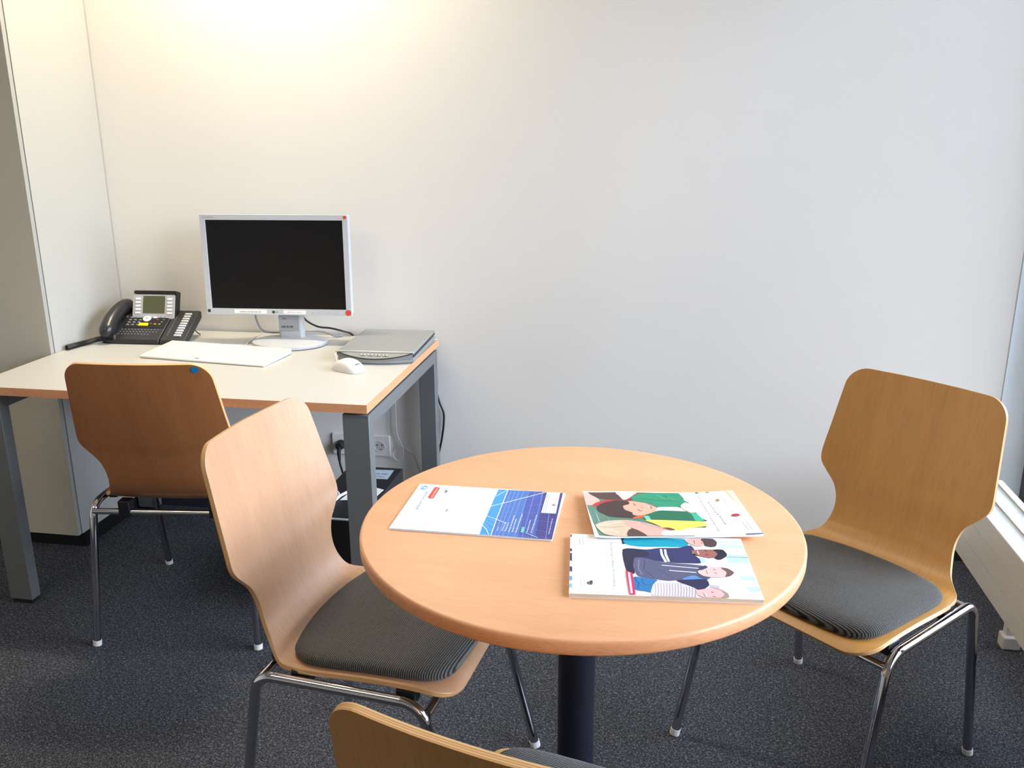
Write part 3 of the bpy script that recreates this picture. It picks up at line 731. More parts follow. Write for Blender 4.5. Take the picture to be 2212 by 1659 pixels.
def make_pad(parent):
    # rounded outline: straight sides, gently bowed rear edge and front edge
    corner = []
    def bow(x, y0, amt): return y0+amt*(1-(x/.19)**2)
    N = 14; out = []
    for k in range(N+1):      # rear edge, left to right
        x = -.165+.330*k/N; out.append((x, bow(x, -.128, -.034)))
    out += [(.188, -.112), (.198, -.090), (.201, -.050), (.202, .04), (.201, .11), (.196, .152), (.180, .177), (.152, .190)]
    for k in range(N+1):
        x = .125-.25*k/N; out.append((x, .193+.006*(1-(x/.14)**2)))
    out += [(-.152, .190), (-.180, .177), (-.196, .152), (-.201, .11), (-.202, .04), (-.201, -.050), (-.198, -.090), (-.188, -.112)]
    out = chaikin(out, 1)
    cy = .025; rings = [(1.0, 0.0), (1.012, .006), (1.008, .013), (.990, .017), (.970, .0195), (.92, .0215), (.78, .0225), (.6, .023), (.4, .0235), (.2, .0238)]
    vs = []; fs = []; n = len(out)
    for sc, h in rings:
        for x, y in out:
            X, Y = x*sc, cy+(y-cy)*sc; vs.append((X, Y, seat_z(min(.2, max(-.2, X)), max(-.15, min(.19, Y)))+h))
    for r in range(len(rings)-1):
        for i in range(n): fs.append((r*n+i, r*n+(i+1) % n, (r+1)*n+(i+1) % n, (r+1)*n+i))
    vs.append((0, cy, seat_z(0, cy)+.0279)); c_ = len(vs)-1; r = len(rings)-1
    for i in range(n): fs.append((r*n+i, r*n+(i+1) % n, c_))
    fs.append(tuple(range(n))[::-1])
    b = MB(); b.add(vs, fs); return b.build('seat_pad', M_fabric, parent, smooth=80)
def make_chair():
    t = thing('stacking_chair', 'x', 'chair')
    make_shell(t); make_pad(t)
    R = .0108
    for s in (-1, 1):
        fx, rx = s*.237, s*.224
        path = fillet([(fx, -.250, .008), (rx, -.190, .417), (rx, .155, .417), (fx, .250, .008)], [.045, .05], 9)
        # leg = from the foot up through its bend; the straight rail between is its own part
        n = len(path)//2
        for nm, pp in (('leg', path[:11]), ('leg', path[11:][::-1] if False else path[-11:])):
            lg = MB(); lg.tube(pp, R, 16); lo = lg.build(nm, M_chrome, t, smooth=60)
            q = pp[0] if pp[0].z < .1 else pp[-1]; q2 = pp[1] if pp[0].z < .1 else pp[-2]
            fc = MB(); dr = (q2-q).normalized(); fc.tube([q-dr*.008, q+dr*.007], R+.0014, 16); fc.build('foot_cap', M_whitep, lo)
        sr = MB(); sr.tube([path[10], path[-11]], R, 16, cap=False); sr.build('side_rail', M_chrome, t, smooth=60)
    for y, z in ((-.194, .397), (.166, .398)):
        xx = .224
        cb = MB(); cb.tube([(-xx, y, z), (xx, y, z)], .009, 14); cb.build('crossbar', M_chrome, t, smooth=60)
    for sx in (-1, 1):
        for y in (-.10, .12):
            c = MB(); c.box(min(sx*.19, sx*.214), max(sx*.19, sx*.214), y-.02, y+.02, .407, .4335); c.build('seat_bracket', M_black, t, bevel=.002)
    for sx in (-1, 1):
        c = MB(); c.box(sx*.13-.016, sx*.13+.016, -.205, -.172, .384, .432); c.build('clamp', M_black, t, bevel=.002)
    return t
def copy_tree(o, parent=None):
    c = o.copy(); SC.collection.objects.link(c)
    if parent: c.parent = parent
    for ch in list(o.children): copy_tree(ch, c)
    return c
chairA = make_chair()
chairs = [(1.1966, -1.0664, 2.391, 'beech plywood chair at the right of the round table, beside the radiator'),
          (.2410, -1.3929, -1.691, 'beech plywood chair left of the round table, dark seat pushed under its top'),
          (-.5937, -.6827, .1212, 'beech plywood chair pushed up to the desk, seen from behind, blue dot on its backrest'),
          (.698, -1.988, -.25, 'nearest beech plywood chair, only its backrest top and seat edge in the photo')]
CH = []
for i, (x, y, a, lab) in enumerate(chairs):
    o = chairA if i == 0 else copy_tree(chairA)
    o.location = (x, y, 0); o.rotation_euler = (0, 0, a); o['label'] = lab; o['category'] = 'chair'; o['group'] = 'beech plywood chairs'; CH.append(o)
sh = [c for c in CH[2].children if c.name.startswith('seat_shell')][0]; sh.data = sh.data.copy(); sh.data.materials[0] = M_shell_shaded
M_shell_sheen = wood('chair_veneer_sheen', (174, 130, 94), (180, 136, 100), (186, 142, 105), scale=(6, 0.5, 1), coord='UV', rough=0.4, coat=0.9, streak=2.2, flk=.3)  # same veneer made paler, the wall's reflected sheen put into the colour
sh = [c for c in CH[1].children if c.name.startswith('seat_shell')][0]; sh.data = sh.data.copy(); sh.data.materials[0] = M_shell_sheen
# blue dot on the back of the desk chair's backrest
def back_frame(u, zz):
    for i in range(len(ROWS)-1):
        a, b_ = ROWS[i], ROWS[i+1]
        if a[0] > .6 and a[2] <= zz <= b_[2]:
            f = (zz-a[2])/(b_[2]-a[2]); y = a[1]+(b_[1]-a[1])*f; ny, nz = a[3], a[4]
            d = a[6]*(u/.21)**2-.0114; return Vector((u, y+ny*d, zz+nz*d)), Vector((2*a[6]*u/.0441, 0, 0)), Vector((0, ny, nz))
p, _, nn = back_frame(.158, .845)
zax = (-nn + Vector((2*.022*.158/.0441, 0, 0))).normalized(); xax = Vector((0, 0, 1)).cross(zax).normalized(); yax = zax.cross(xax)
Mx = Matrix((xax, yax, zax)).transposed().to_4x4(); Mx.translation = p
s = MB(); s.cyl((0, 0, .0002), .0095, .0006, 28, M=Mx); s.build('round_sticker', M_blue, CH[2])

# ------------------------------------------------------------------ monitor
t = thing('monitor', 'silver framed flat computer monitor with a black screen standing on the desk', 'monitor', (-.505, -.165, H), math.radians(4.6))
MW, MHh = .507, .338; z0 = .105     # bezel outer size, bottom above the desk
T = Matrix.Translation((-.012, 0, z0)) @ Matrix.Rotation(math.radians(-2), 4, 'X')
def tf(mb, Mt): mb.v = [tuple(Mt @ Vector(v)) for v in mb.v]; return mb
bz = MB(); bx, bt, bbm = .0175, .0175, .0205; y0, y1 = -.018, -.002
bz.box(-MW/2, MW/2, y0, y1, MHh-bt, MHh); bz.box(-MW/2, MW/2, y0, y1, 0, bbm); bz.box(-MW/2, -MW/2+bx, y0, y1, bbm, MHh-bt); bz.box(MW/2-bx, MW/2, y0, y1, bbm, MHh-bt)
tf(bz, T).build('bezel', M_bezel, t, smooth=0)
b = MB(); b.box(-MW/2+.002, MW/2-.002, -.002, .022, .003, MHh-.003); b.box(-.14, .14, .022, .045, .06, .28); tf(b, T).build('back_housing', M_bezel, t, bevel=.003)
b = MB(); b.box(-MW/2+bx, MW/2-bx, -.0125, -.0021, bbm, MHh-bt); tf(b, T).build('screen', M_screen, t, smooth=0)
RX = Matrix.Rotation(PI/2, 4, 'X')
def panel(mx_, mz, yy=y0-.0002): return T @ Matrix.Translation((mx_, yy, mz)) @ RX
for (xa, xb, za, zb, txt, tw, thh) in ((-.156, -.042, .0045, .0175, 'www.schule-bw.de', .075, .0055), (.017, .095, .0045, .0165, 'SERVICE  22216', .05, .003)):
    l = MB(); l.box(xa, xb, y0-.0006, y0, za, zb); tf(l, T)
    put_text(l, txt, panel((xa+xb)/2-tw/2, (za+zb)/2-thh/2, y0-.0008), tw, thh, 1); l.build('paper_label', [M_paper, M_ink], t, smooth=0)
l = MB(); l.cyl((0, 0, 0), .0048, .0006, 20, M=panel(-.018, .0105, y0)); put_text(l, 'LG', panel(-.0115, .008, y0-.0004), .0095, .0055); l.build('maker_logo', M_ink, t, smooth=0)
l = MB(); put_text(l, 'FLATRON', panel(-MW/2+.012, MHh-.0115, y0-.0004), .034, .0048); l.build('lettering', M_inkg, t, smooth=0)
l = MB(); l.box(-MW/2+.004, -MW/2+.013, y0-.0006, y0, .0075, .0175); tf(l, T).build('dark_label', M_ink, t)
for (xx, zz, r) in ((MW/2-.010, .0105, .0100), (MW/2-.009, MHh-.008, .0055)):
    l = MB(); l.cyl((0, 0, 0), r, .0007, 28, M=panel(xx, zz, y0)); l.build('round_sticker', M_red, t)
for k in range(6):
    l = MB(); l.cyl((0, 0, 0), .003 if k == 5 else .0023, .0012, 14, M=panel(.123+k*.0185, .0095, y0)); l.build('button', M_silver if k < 5 else M_keylight, t)
b = MB(); b.prism(rrect(-.042, .042, .000, .040, .01), .012, .16); tf(b, Matrix.Translation((.014, .012, 0))).build('stand_neck', M_silver, t)
b = MB(); b.box(-.038, .032, -.004, -.0005, .046, .098); tf(b, Matrix.Translation((.014, .012, 0)))
ID = Matrix.Translation((-.014, .0065, .056)) @ RX
put_text(b, 'IIIII III IIII', ID, .040, .008, 1); put_text(b, 'MODEL', Matrix.Translation((-.010, .0065, .086)) @ RX, .016, .005, 1)
b.build('type_label', [mat('type_label_grey', (150, 152, 156), .5), M_ink], t, smooth=0)
b = MB(); b.lathe([(.120, 0), (.128, .003), (.130, .009), (.127, .0145), (.10, .0185), (.05, .020)], n=96, sx=1.0, sy=.80, c=(.015, -.005, 0)); b.build('base', M_bezel, t, smooth=50)

# cables behind the monitor
c = MB(); c.tube(catmull([(-.640, -.110, .835), (-.632, -.115, .79), (-.612, -.118, .755), (-.575, -.105, .7445), (-.52, -.075, .7435), (-.46, -.060, .745), (-.41, -.05, .740), (-.368, -.045, .7245), (-.35, -.02, .7245)], 8), .0032, 10)
tag(c.build('cable', M_cableg), 'thin grey cable curling behind the monitor stand on the desk', 'cable')
c = MB(); c.tube(catmull([(-.48, -.085, .835), (-.468, -.075, .79), (-.43, -.06, .762), (-.385, -.05, .755), (-.345, -.035, .742), (-.324, -.010, .727), (-.318, -.0055, .705), (-.316, -.0055, .6)], 8), .0036, 10)
tag(c.build('cable', M_black), 'thick black monitor cable dropping behind the desk edge', 'cable')

# ------------------------------------------------------------------ telephone
t = thing('desk_phone', 'black office telephone with tilted silver display and side key module on the desk', 'telephone', (-1.128, -.258, H), math.radians(3.5))
TH0 = math.atan2(.078, .14)
SL = Matrix.Translation((0, .002, .016)) @ Matrix.Rotation(TH0, 4, 'X')      # frame of the sloping face
b = MB()
prof = [(0, 0), (.030, .0), (.152, .066), (.153, .088), (.142, .094), (.002, .017), (-.002, .008)]
foot_ = [(.05, 0), (.150, 0), (.145, .066), (.05, .012)]
def extr(mb, prof, x0, x1, mi=0):
    n = len(prof); vs = [(x0, y, z) for y, z in prof]+[(x1, y, z) for y, z in prof]
    mb.add(vs, [tuple(range(n)), tuple(range(n, 2*n))[::-1]]+[(i, n+i, n+(i+1) % n, (i+1) % n) for i in range(n)], mi); return mb
extr(b, prof, 0, .190); extr(b, foot_, .02, .170); b.build('body', M_phone, t, bevel=.003)
b = MB(); extr(b, [(y, z) for y, z in prof], .193, .284); b.build('key_module', M_phone, t, bevel=.003)
def on_slope(mb, a0, a1, b0, b1, h, mi=0, lift=0): return mb.obox(SL @ Matrix.Translation(((a0+a1)/2, (b0+b1)/2, lift+h/2)), a1-a0, b1-b0, h, mi)
b = MB(); on_slope(b, .036, .186, .062, .130, .0018); b.build('keypad_plate', M_rubber, t, bevel=.0006)
b = MB(); on_slope(b, .209, .215, .02, .125, .002); b.build('groove_strip', mat('groove_grey', (66, 67, 60), .4), t, bevel=.001)
for k in range(10):
    b = MB(); on_slope(b, .238, .264, .020+k*.0125, .020+k*.0125+.0078, .0055); b.build('key', M_keylight, t, bevel=.0015)
for r in range(4):
    for c_ in range(3):
        b = MB(); a = .042+c_*.0185; q = .072+r*.0130; on_slope(b, a, a+.010, q, q+.0062, .0045); b.build('key', M_key, t, bevel=.001)
for (a, q, mt, w_, h_) in ((.128, .112, M_keywhite, .013, .009), (.143, .101, M_keyred, .009, .005), (.128, .080, M_keyred, .006, .005), (.142, .077, M_keyyel, .009, .006), (.159, .077, M_keyyel, .007, .006), (.152, .114, M_key, .007, .004), (.167, .113, M_key, .007, .004), (.167, .102, M_key, .007, .004), (.164, .090, M_key, .007, .004)):
    b = MB(); on_slope(b, a, a+w_, q, q+h_, .0045); b.build('key', mt, t, bevel=.001)
b = MB(); b.cyl((0, 0, 0), .0145, .006, 32, M=SL @ Matrix.Translation((.107, .108, 0))); b.build('navigation_key', M_keywhite, t, bevel=.001)
b = MB(); b.cyl((0, 0, 0), .0055, .0072, 24, M=SL @ Matrix.Translation((.107, .108, 0))); b.build('navigation_key_centre', M_silver, t)
b = MB(); on_slope(b, .089, .122, .070, .083, .0058); b.build('yellow_label', M_yellow, t)
for r in range(3):
    for c_ in range(12 if r < 2 else 10):
        b = MB(); a = .034+c_*.0120-r*.002; q = .050-r*.0115; on_slope(b, a, a+.0050, q, q+.0032, .0022); b.build('letter_key', M_key, t)
DM = Matrix.Translation((.047, .112, .066)) @ Matrix.Rotation(math.radians(72), 4, 'X')      # upright display
b = MB(); b.prism(rrect(0, .158, 0, .088, .006), 0, .012, M=DM); b.build('display_housing', M_silver, t, bevel=.002)
b = MB(); b.prism(rrect(.004, .163, .0885, .101, .005), -.018, .0135, M=DM); b.prism(rrect(.1585, .163, .002, .095, .002), -.018, .011, M=DM); b.box(.07, .16, .13, .155, .05, .12); b.build('display_hood', M_black, t, bevel=.001)
b = MB(); b.prism(rrect(.040, .121, .020, .082, .002), .011, .0132, M=DM); b.build('display_screen', M_lcd, t, smooth=0)
for sx in (.012, .130):
    for k in range(5):
        b = MB(); b.prism(rrect(sx, sx+.019, .018+k*.0125, .018+k*.0125+.007, .003), .011, .0145, M=DM); b.build('key', M_keywhite, t, smooth=40)
# handset resting in its cradle on the left
hp = [Vector((.006, .004, .050)), Vector((.006, .035, .076)), Vector((.008, .075, .097)), Vector((.011, .115, .108)), Vector((.013, .14, .107))]
cp = catmull(hp, 6); rr = []
for i in range(len(cp)):
    f = i/(len(cp)-1); rr.append(.0262*(1-.09*math.sin(PI*f)))
cp = [cp[0]+Vector((0, -.020, -.022)), cp[0]+Vector((0, -.015, -.014)), cp[0]+Vector((0,-.008,-.006))]+cp+[cp[-1]+Vector((0, .010, -.002)), cp[-1]+Vector((0, .018, -.006)), cp[-1]+Vector((0, .021, -.009))]
rr = [.010, .019, .0242]+rr+[.0242, .018, .009]
b = MB(); b.tube(cp, rr, 20); b.build('handset', M_phone2, t, smooth=70)
b = MB(); b.box(-.018, .033, .0, .03, .0, .032); b.box(-.018, .033, .10, .155, .0, .080); b.box(-.017, .032, .0, .155, 0, .028); b.build('cradle', M_phone, t, bevel=.006)
# coiled cord trailing off the left of the desk
ctr = catmull([(-1.148, -.252, .737), (-1.165, -.262, .734), (-1.180, -.285, .731), (-1.195, -.33, .730), (-1.203, -.37, .730)], 10)
co = []; total = len(ctr)-1
for i in range(total*22):
    f = i/22; k = int(f); p = ctr[k].lerp(ctr[min(k+1, total)], f-k); a = i/22*2*PI*.95
    tdir = (ctr[min(k+1, total)]-ctr[k]).normalized() if k < total else Vector((0, -1, 0)); sd = tdir.cross(Vector((0, 0, 1))).normalized()
    co.append(p + sd*math.cos(a)*.0072 + Vector((0, 0, 1))*math.sin(a)*.0072)
b = MB(); b.tube(co[::2], .0022, 6); o = b.build('coiled_cord', M_black, t); o.matrix_parent_inverse = (Matrix.Translation(t.location) @ Matrix.Rotation(t.rotation_euler.z, 4, 'Z')).inverted()
c = MB(); c.tube(catmull([(-.905, -.11, .775), (-.888, -.105, .755), (-.874, -.10, .735), (-.870, -.085, .7235)], 6), .002, 8)
o = c.build('line_cord', M_black, t); o.matrix_parent_inverse = (Matrix.Translation(t.location) @ Matrix.Rotation(t.rotation_euler.z, 4, 'Z')).inverted()

# ------------------------------------------------------------------ keyboard
KB = (-.664, -.362); KR = math.radians(-6.2)
t = thing('keyboard', 'flat white compact computer keyboard lying on the desk in front of the monitor', 'keyboard', (KB[0], KB[1], H), KR)
kw, kd = .455, .178
b = MB(); n = 5
pr = [(-kd/2, .004), (-kd/2+.003, .0005), (kd/2-.004, .002), (kd/2, .006), (kd/2-.001, .0185), (kd/2-.006, .0205), (-kd/2+.03, .0125), (-kd/2+.004, .0095), (-kd/2, .007)]
extr(b, pr, -kw/2, kw/2); b.build('case', M_whitek, t, bevel=.002)
def kz(y): return .0125+(y-(-kd/2+.03))/(kd-.036)*.008
for r in range(6):
    yy = -kd/2+.040+r*.0225; x = -kw/2+.014
    widths = {0: [.024, .018, .018, .104, .018, .018, .024, .018, .018, .018], 5: [.018]*16}.get(r, [.018+.004*r*.5 if k == 0 else .018 for k in range(18)])
    for w_ in widths:
        if x+w_ > kw/2-.012: break
        b = MB(); z_ = kz(yy); hh = .012 if r == 5 else .0165
        vs = [(x, yy, z_-.001), (x+w_, yy, z_-.001), (x+w_, yy+hh, z_+.0005), (x, yy+hh, z_+.0005), (x+.0022, yy+.002, z_+.0020), (x+w_-.0022, yy+.002, z_+.0020), (x+w_-.0022, yy+hh-.002, z_+.0028), (x+.0022, yy+hh-.002, z_+.0028)]
        b.add(vs, [(0,3,2,1),(4,5,6,7),(0,1,5,4),(1,2,6,5),(2,3,7,6),(3,0,4,7)]); b.build('key', M_keyk, t)
        x += w_+.0052
b = MB(); b.box(-.028, -.012, -kd/2+.010, -kd/2+.016, .0092, .0112); b.build('maker_badge', M_inkg, t)
c = MB(); c.tube(catmull([(-.600, -.272, .726), (-.616, -.245, .7225), (-.642, -.18, .7225), (-.655, -.10, .7225), (-.66, -.02, .7225)], 6), .0016, 8)
tag(c.build('cable', M_cablew), 'thin white keyboard cable running back across the desk', 'cable')

# ------------------------------------------------------------------ mouse
t = thing('computer_mouse', 'white computer mouse on the desk in front of the scanner', 'mouse', (-.172, -.466, H), math.radians(-24))
NL, NC = 18, 20; vs = []; fs = []
for i in range(NL+1):
    f = i/NL; x = -.061+.122*f
    w_ = .031*math.sqrt(max(0.0, 1-abs(2*f-1)**3.2))+.0005; h_ = (.034*math.sin(PI*min(1, max(0, (f+.12)/1.22)))**.9)*(1-abs(2*f-1)**5)+.002
    for k in range(NC+1):
        a = PI*k/NC; vs.append((x, w_*math.copysign(abs(math.cos(a))**.6, math.cos(a)), .001+h_*abs(math.sin(a))**.7))
for i in range(NL):
    for k in range(NC): fs.append((i*(NC+1)+k, (i+1)*(NC+1)+k, (i+1)*(NC+1)+k+1, i*(NC+1)+k+1))
    fs.append((i*(NC+1)+NC, (i+1)*(NC+1)+NC, (i+1)*(NC+1), i*(NC+1)))
b = MB(); b.add(vs, fs); b.build('shell', M_whitep, t, smooth=60)
b = MB(); b.obox(Matrix.Translation((.040, .0, .0255)) @ Matrix.Rotation(math.radians(34), 4, 'Y'), .004, .017, .003); b.build('scroll_wheel', M_inkg, t)
c = MB(); c.tube(catmull([(-.222, -.436, .730), (-.230, -.41, .734), (-.242, -.385, .746), (-.256, -.355, .748), (-.262, -.30, .735), (-.263, -.22, .7225), (-.263, -.10, .7225)], 6), .0017, 8)
tag(c.build('cable', M_cablew), 'thin white mouse cable curving up beside the scanner', 'cable')

# ------------------------------------------------------------------ flatbed scanner
t = thing('flatbed_scanner', 'grey flatbed scanner with its lid shut at the right end of the desk', 'scanner', (-.1255, -.205, H), math.radians(2.5))
sw, sd = .249, .335
b = MB(); b.prism([(-sw/2, sd/2), (-sw/2, -sd/2+.018)]+[(x_, -sd/2+.018-.032*(1-(x_/(sw/2))**2)) for x_ in [(-1+2*k/12)*sw/2 for k in range(1, 12)]]+[(sw/2, -sd/2+.018), (sw/2, sd/2)], .002, .0165); b.build('base', M_tin, t, bevel=.002)
xs_ = [(-1+2*k/24)*(sw/2-.001) for k in range(25)]
def scurve(x_, off=0): q = 1-(x_/(sw/2))**2; return (x_, -sd/2+.014-.034*q-off, .0325-.0135*q)
b = MB(); b.tube([scurve(x_, .0004) for x_ in xs_], .0019, 8); b.build('trim_strip', M_black, t)
b = MB(); vs = []
for x_ in xs_:
    c_ = scurve(x_); vs += [c_, (x_, -sd/2+.015, .0350), (c_[0], c_[1]+.001, .0155), (x_, -sd/2+.017, .0150)]
b.add(vs, [(4*i, 4*i+4, 4*i+5, 4*i+1) for i in range(24)]); b.add(vs, [(4*i, 4*i+4, 4*i+6, 4*i+2) for i in range(24)])
b.build('control_panel', mat('scanner_panel_grey', (120, 123, 122), .5), t, smooth=30)
for k in range(4):
    b = MB(); x_ = -.035+k*.024; b.obox(Matrix.Translation((x_, -sd/2-.004, .0282)) @ Matrix.Rotation(math.radians(29), 4, 'X'), .017, .006, .0018); bo = b.build('button', M_tin, t, bevel=.0005)
    b = MB(); b.obox(Matrix.Translation((x_, -sd/2-.0046, .0292)) @ Matrix.Rotation(math.radians(29), 4, 'X'), .004, .003, .0006); b.build('button_symbol', M_ink, bo)
b = MB(); b.box(-sw/2-.001, sw/2+.001, -sd/2+.013, sd/2, .0225, .0360); b.build('lid', M_tin, t, bevel=.003)
b = MB(); b.box(-sw/2, sw/2, -sd/2+.010, -sd/2+.017, .0330, .0368); b.build('lid_front_edge', M_tinlight, t, bevel=.001)
b = MB(); b.box(sw/2-.0005, sw/2+.0014, -sd/2+.012, sd/2-.004, .0225, .029); b.build('lid_seal', M_black, t)
b = MB(); b.box(-sw/2-.0014, -sw/2+.0005, -sd/2+.012, sd/2-.004, .0225, .029); b.build('lid_seal', M_black, t)
for fx_ in (-1, 1):
    for fy_ in (-1, 1):
        b = MB(); b.cyl((fx_*(sw/2-.02), fy_*(sd/2-.03), 0), .01, .0025, 16); b.build('foot', M_black, t)
b = MB(); put_text(b, 'Canon', Matrix.Translation((.0, .0, .0363)), .018, .004); put_text(b, 'LiDE', Matrix.Translation((.085, -.145, .0363)), .014, .004); b.build('lettering', M_inkg, t, smooth=0)

# ------------------------------------------------------------------ radiator
rx0, rx1, ry1, ry0, rz0, rz1 = 1.702, 1.836, -.222, -2.9, .182, .386
t = thing('radiator', 'low white bench radiator on feet running along the window wall', 'radiator', (1.77, ry1, 0))
def L3(mb): return tf(mb, Matrix.Translation((-1.77, -ry1, 0)))
b = MB(); g = .0025
for k in range(3):
    za = rz0+k*.068; zb = za+.068-g; b.box(rx0, rx0+.012, ry0, ry1, za, zb)
    b.box(rx1-.012, rx1, ry0, ry1, za, zb)
b.box(rx0+.002, rx0+.01, ry0, ry1, rz0+.001, rz1-.005); b.box(rx1-.01, rx1-.002, ry0, ry1, rz0+.001, rz1-.005)
L3(b).build('convector_panel', M_rad, t, smooth=0)
b = MB(); b.box(rx0, rx1, ry1-.012, ry1, rz0, rz1-.002); L3(b).build('end_panel', M_rad, t)
b = MB(); b.box(rx0-.001, rx0+.018, ry0, ry1+.001, rz1-.004, rz1); b.box(rx1-.018, rx1+.001, ry0, ry1+.001, rz1-.004, rz1); b.box(rx0+.018, rx1-.018, ry1-.018, ry1+.001, rz1-.004, rz1)
b.box(1.7625, 1.7755, ry0, ry1-.018, rz1-.004, rz1); L3(b).build('top_frame', mat('radiator_enamel_lit', (236, 236, 234), .35), t, smooth=0)  # radiator enamel whitened on top, window light painted into the colour
b = MB()
for (xa, xb) in ((rx0+.018, 1.7625), (1.7755, rx1-.018)):
    y_ = ry1-.022
    while y_ > ry0: b.box(xa, xb, y_-.0045, y_, rz1-.010, rz1-.006); y_ -= .0068
L3(b).build('grille', M_radtop, t, smooth=0)
for fy in (-.545, -1.6, -2.6):
    b = MB(); b.box(1.785, 1.815, fy-.012, fy+.018, .0, rz0+.01); lo = L3(b).build('foot', M_rad, t, bevel=.003)
    b = MB(); b.box(1.775, 1.825, fy-.022, fy+.020, .0, .042); L3(b).build('foot_cover', M_rad, lo, bevel=.005)

# ------------------------------------------------------------------ triple socket, plug, things under the desk
t = thing('wall_socket', 'white triple power socket on the back wall under the desk', 'socket', (-.31, 0, .302))
b = MB(); b.prism(rrect(-.1125, .1125, -.0415, .0415, .006), 0, .009, M=RX); b.build('cover_frame', M_sock, t, bevel=.0025)
for k in (-1, 0, 1):
    x_ = k*.0725
    Mx = Matrix.Translation((x_, -.009, 0)) @ RX
    b = MB()
    for kk in range(40):
        pass
    n = 40; prof2 = [(.0205, .0006), (.0205, .0018), (.0195, .0022), (.0188, .0014), (.0185, -.0055)]
    vs = []; fs = []
    for r_, z_ in prof2:
        for i in range(n): vs.append(Mx @ Vector((r_*math.cos(2*PI*i/n), r_*math.sin(2*PI*i/n), z_)))
    for j in range(len(prof2)-1):
        for i in range(n): fs.append((j*n+i, j*n+(i+1) % n, (j+1)*n+(i+1) % n, (j+1)*n+i))
    b.add(vs, fs); io = b.build('socket_insert', M_sock, t)
    b = MB(); b.cyl((0, 0, .0003), .0186, .0006, 36, M=Mx); b.build('socket_face', M_inkg if False else mat('socket_face_grey', (196, 194, 190), .4), io)
    b = MB(); b.cyl((-.0095, .004, .001), .0026, .0006, 14, M=Mx); b.cyl((.0095, .004, .001), .0026, .0006, 14, M=Mx); b.cyl((.004, -.0125, .001), .0022, .0006, 14, M=Mx); b.build('contact_hole', M_black, io)
t = thing('power_plug', 'black power plug and lead in the left socket under the desk', 'plug', (-.385, -.012, .302))
b = MB(); b.cyl((0, 0, .0), .018, .03, 28, M=RX, r2=.014); b.build('plug_body', M_rubber, t, bevel=.002)
b = MB(); b.tube(catmull([(0, -.024, -.002), (.001, -.036, -.022), (.004, -.038, -.06), (.012, -.036, -.10), (.022, -.03, -.16), (.03, -.03, -.25), (.03, -.04, -.296)], 8), .0042, 10); b.build('lead', M_rubber, t)
b = MB(); b.tube([(0, -.026, -.004), (.001, -.036, -.024), (.003, -.038, -.05)], [.009, .007, .0055], 10); b.build('strain_relief', M_rubber, t)

t = thing('computer_case', 'black computer case standing on the carpet under the right end of the desk', 'computer', (-.165, -.485, 0))
b = MB(); b.box(-.095, .095, -.205, .215, .012, .325); b.build('case', mat('computer_case_black', (20, 20, 24), .5), t, bevel=.003)
b = MB(); b.box(-.094, .094, -.212, -.205, .014, .323); b.build('front_panel', M_black, t, bevel=.002)
b = MB(); b.box(-.095, .095, -.2135, -.205, .323, .3262); b.build('front_seam', M_silver, t)
b = MB(); b.box(-.005, .062, .14, .195, .325, .3262); tf(b, Matrix()); 
b.v = b.v[:0]; b.f = []; b.m = []
b.prism([(.008, .188), (.070, .193), (.072, .112), (.012, .110)], .3252, .3258); b.build('licence_sticker', mat('silver_blue_label', (176, 188, 202), .4), t)
b = MB(); b.box(.022, .034, .150, .156, .3258, .3262); b.box(.040, .060, .150, .157, .3258, .3262); b.box(.030, .055, .128, .131, .3258, .3262); b.build('sticker_print', M_inkg, t)
b = MB(); b.cyl((-.03, -.165, .3252), .018, .0006, 28); b.build('round_label', M_silver, t)
for sx in (-1, 1):
    for sy in (-.17, .18):
        b = MB(); b.cyl((sx*.07, sy, 0), .012, .013, 16); b.build('foot', M_rubber, t)
b = MB(); b.prism([(-.05, -.085), (.050, -.070), (.060, .015), (-.03, .05)], 0, .0008)
tag(b.build('paper_sheet', M_paper, loc=(-.137, -.478, .3264)), 'small white sheet of paper lying on the black computer case', 'paper')
# white loop of cable on the computer, thin white cable by the wall, black cable by the desk leg
cc = [(-.235+.038*math.cos(a), -.56+.055*math.sin(a), .331) for a in [2*PI*k/28 for k in range(28)]]
b = MB(); b.tube(cc+[(-.195, -.54, .331), (-.18, -.50, .331)], .0045, 8)
tag(b.build('cable', M_cablew), 'white loop of cable coiled on top of the black computer case', 'cable')
wc = [(-.170, -.02, .69), (-.167, -.02, .46), (-.166, -.02, .365), (-.150, -.02, .32), (-.144, -.02, .285), (-.150, -.018, .262), (-.165, -.015, .250), (-.182, -.015, .262), (-.183, -.016, .285), (-.165, -.018, .303), (-.140, -.022, .306), (-.105, -.03, .287), (-.090, -.03, .250), (-.078, -.03, .216), (-.066, -.032, .17), (-.076, -.04, .10), (-.085, -.05, .01), (-.1, -.06, .004)]
b = MB(); b.tube(catmull(wc, 7), .0019, 8); tag(b.build('cable', M_cablew), 'thin white cable hanging down the wall under the desk with one loose loop', 'cable')
b = MB(); b.tube(catmull([(-.06, -.02, .19), (-.09, -.03, .175), (-.13, -.05, .15), (-.15, -.07, .10), (-.14, -.08, .02), (-.10, -.09, .006)], 6), .005, 8); tag(b.build('cable', M_cablew), 'thick white cable arching down behind the rear desk leg', 'cable')
b = MB(); b.tube(catmull([(-.022, -.012, .690), (-.018, -.012, .56), (-.004, -.012, .49), (.011, -.010, .445), (.010, -.010, .40), (.002, -.010, .345), (-.010, -.0115, .29), (-.021, -.0135, .24), (-.028, -.0135, .15), (-.03, -.0135, .03), (-.03, -.016, .006)], 7), .0038, 10)
tag(b.build('cable', M_black), 'black cable running down the wall behind the rear right desk leg', 'cable')

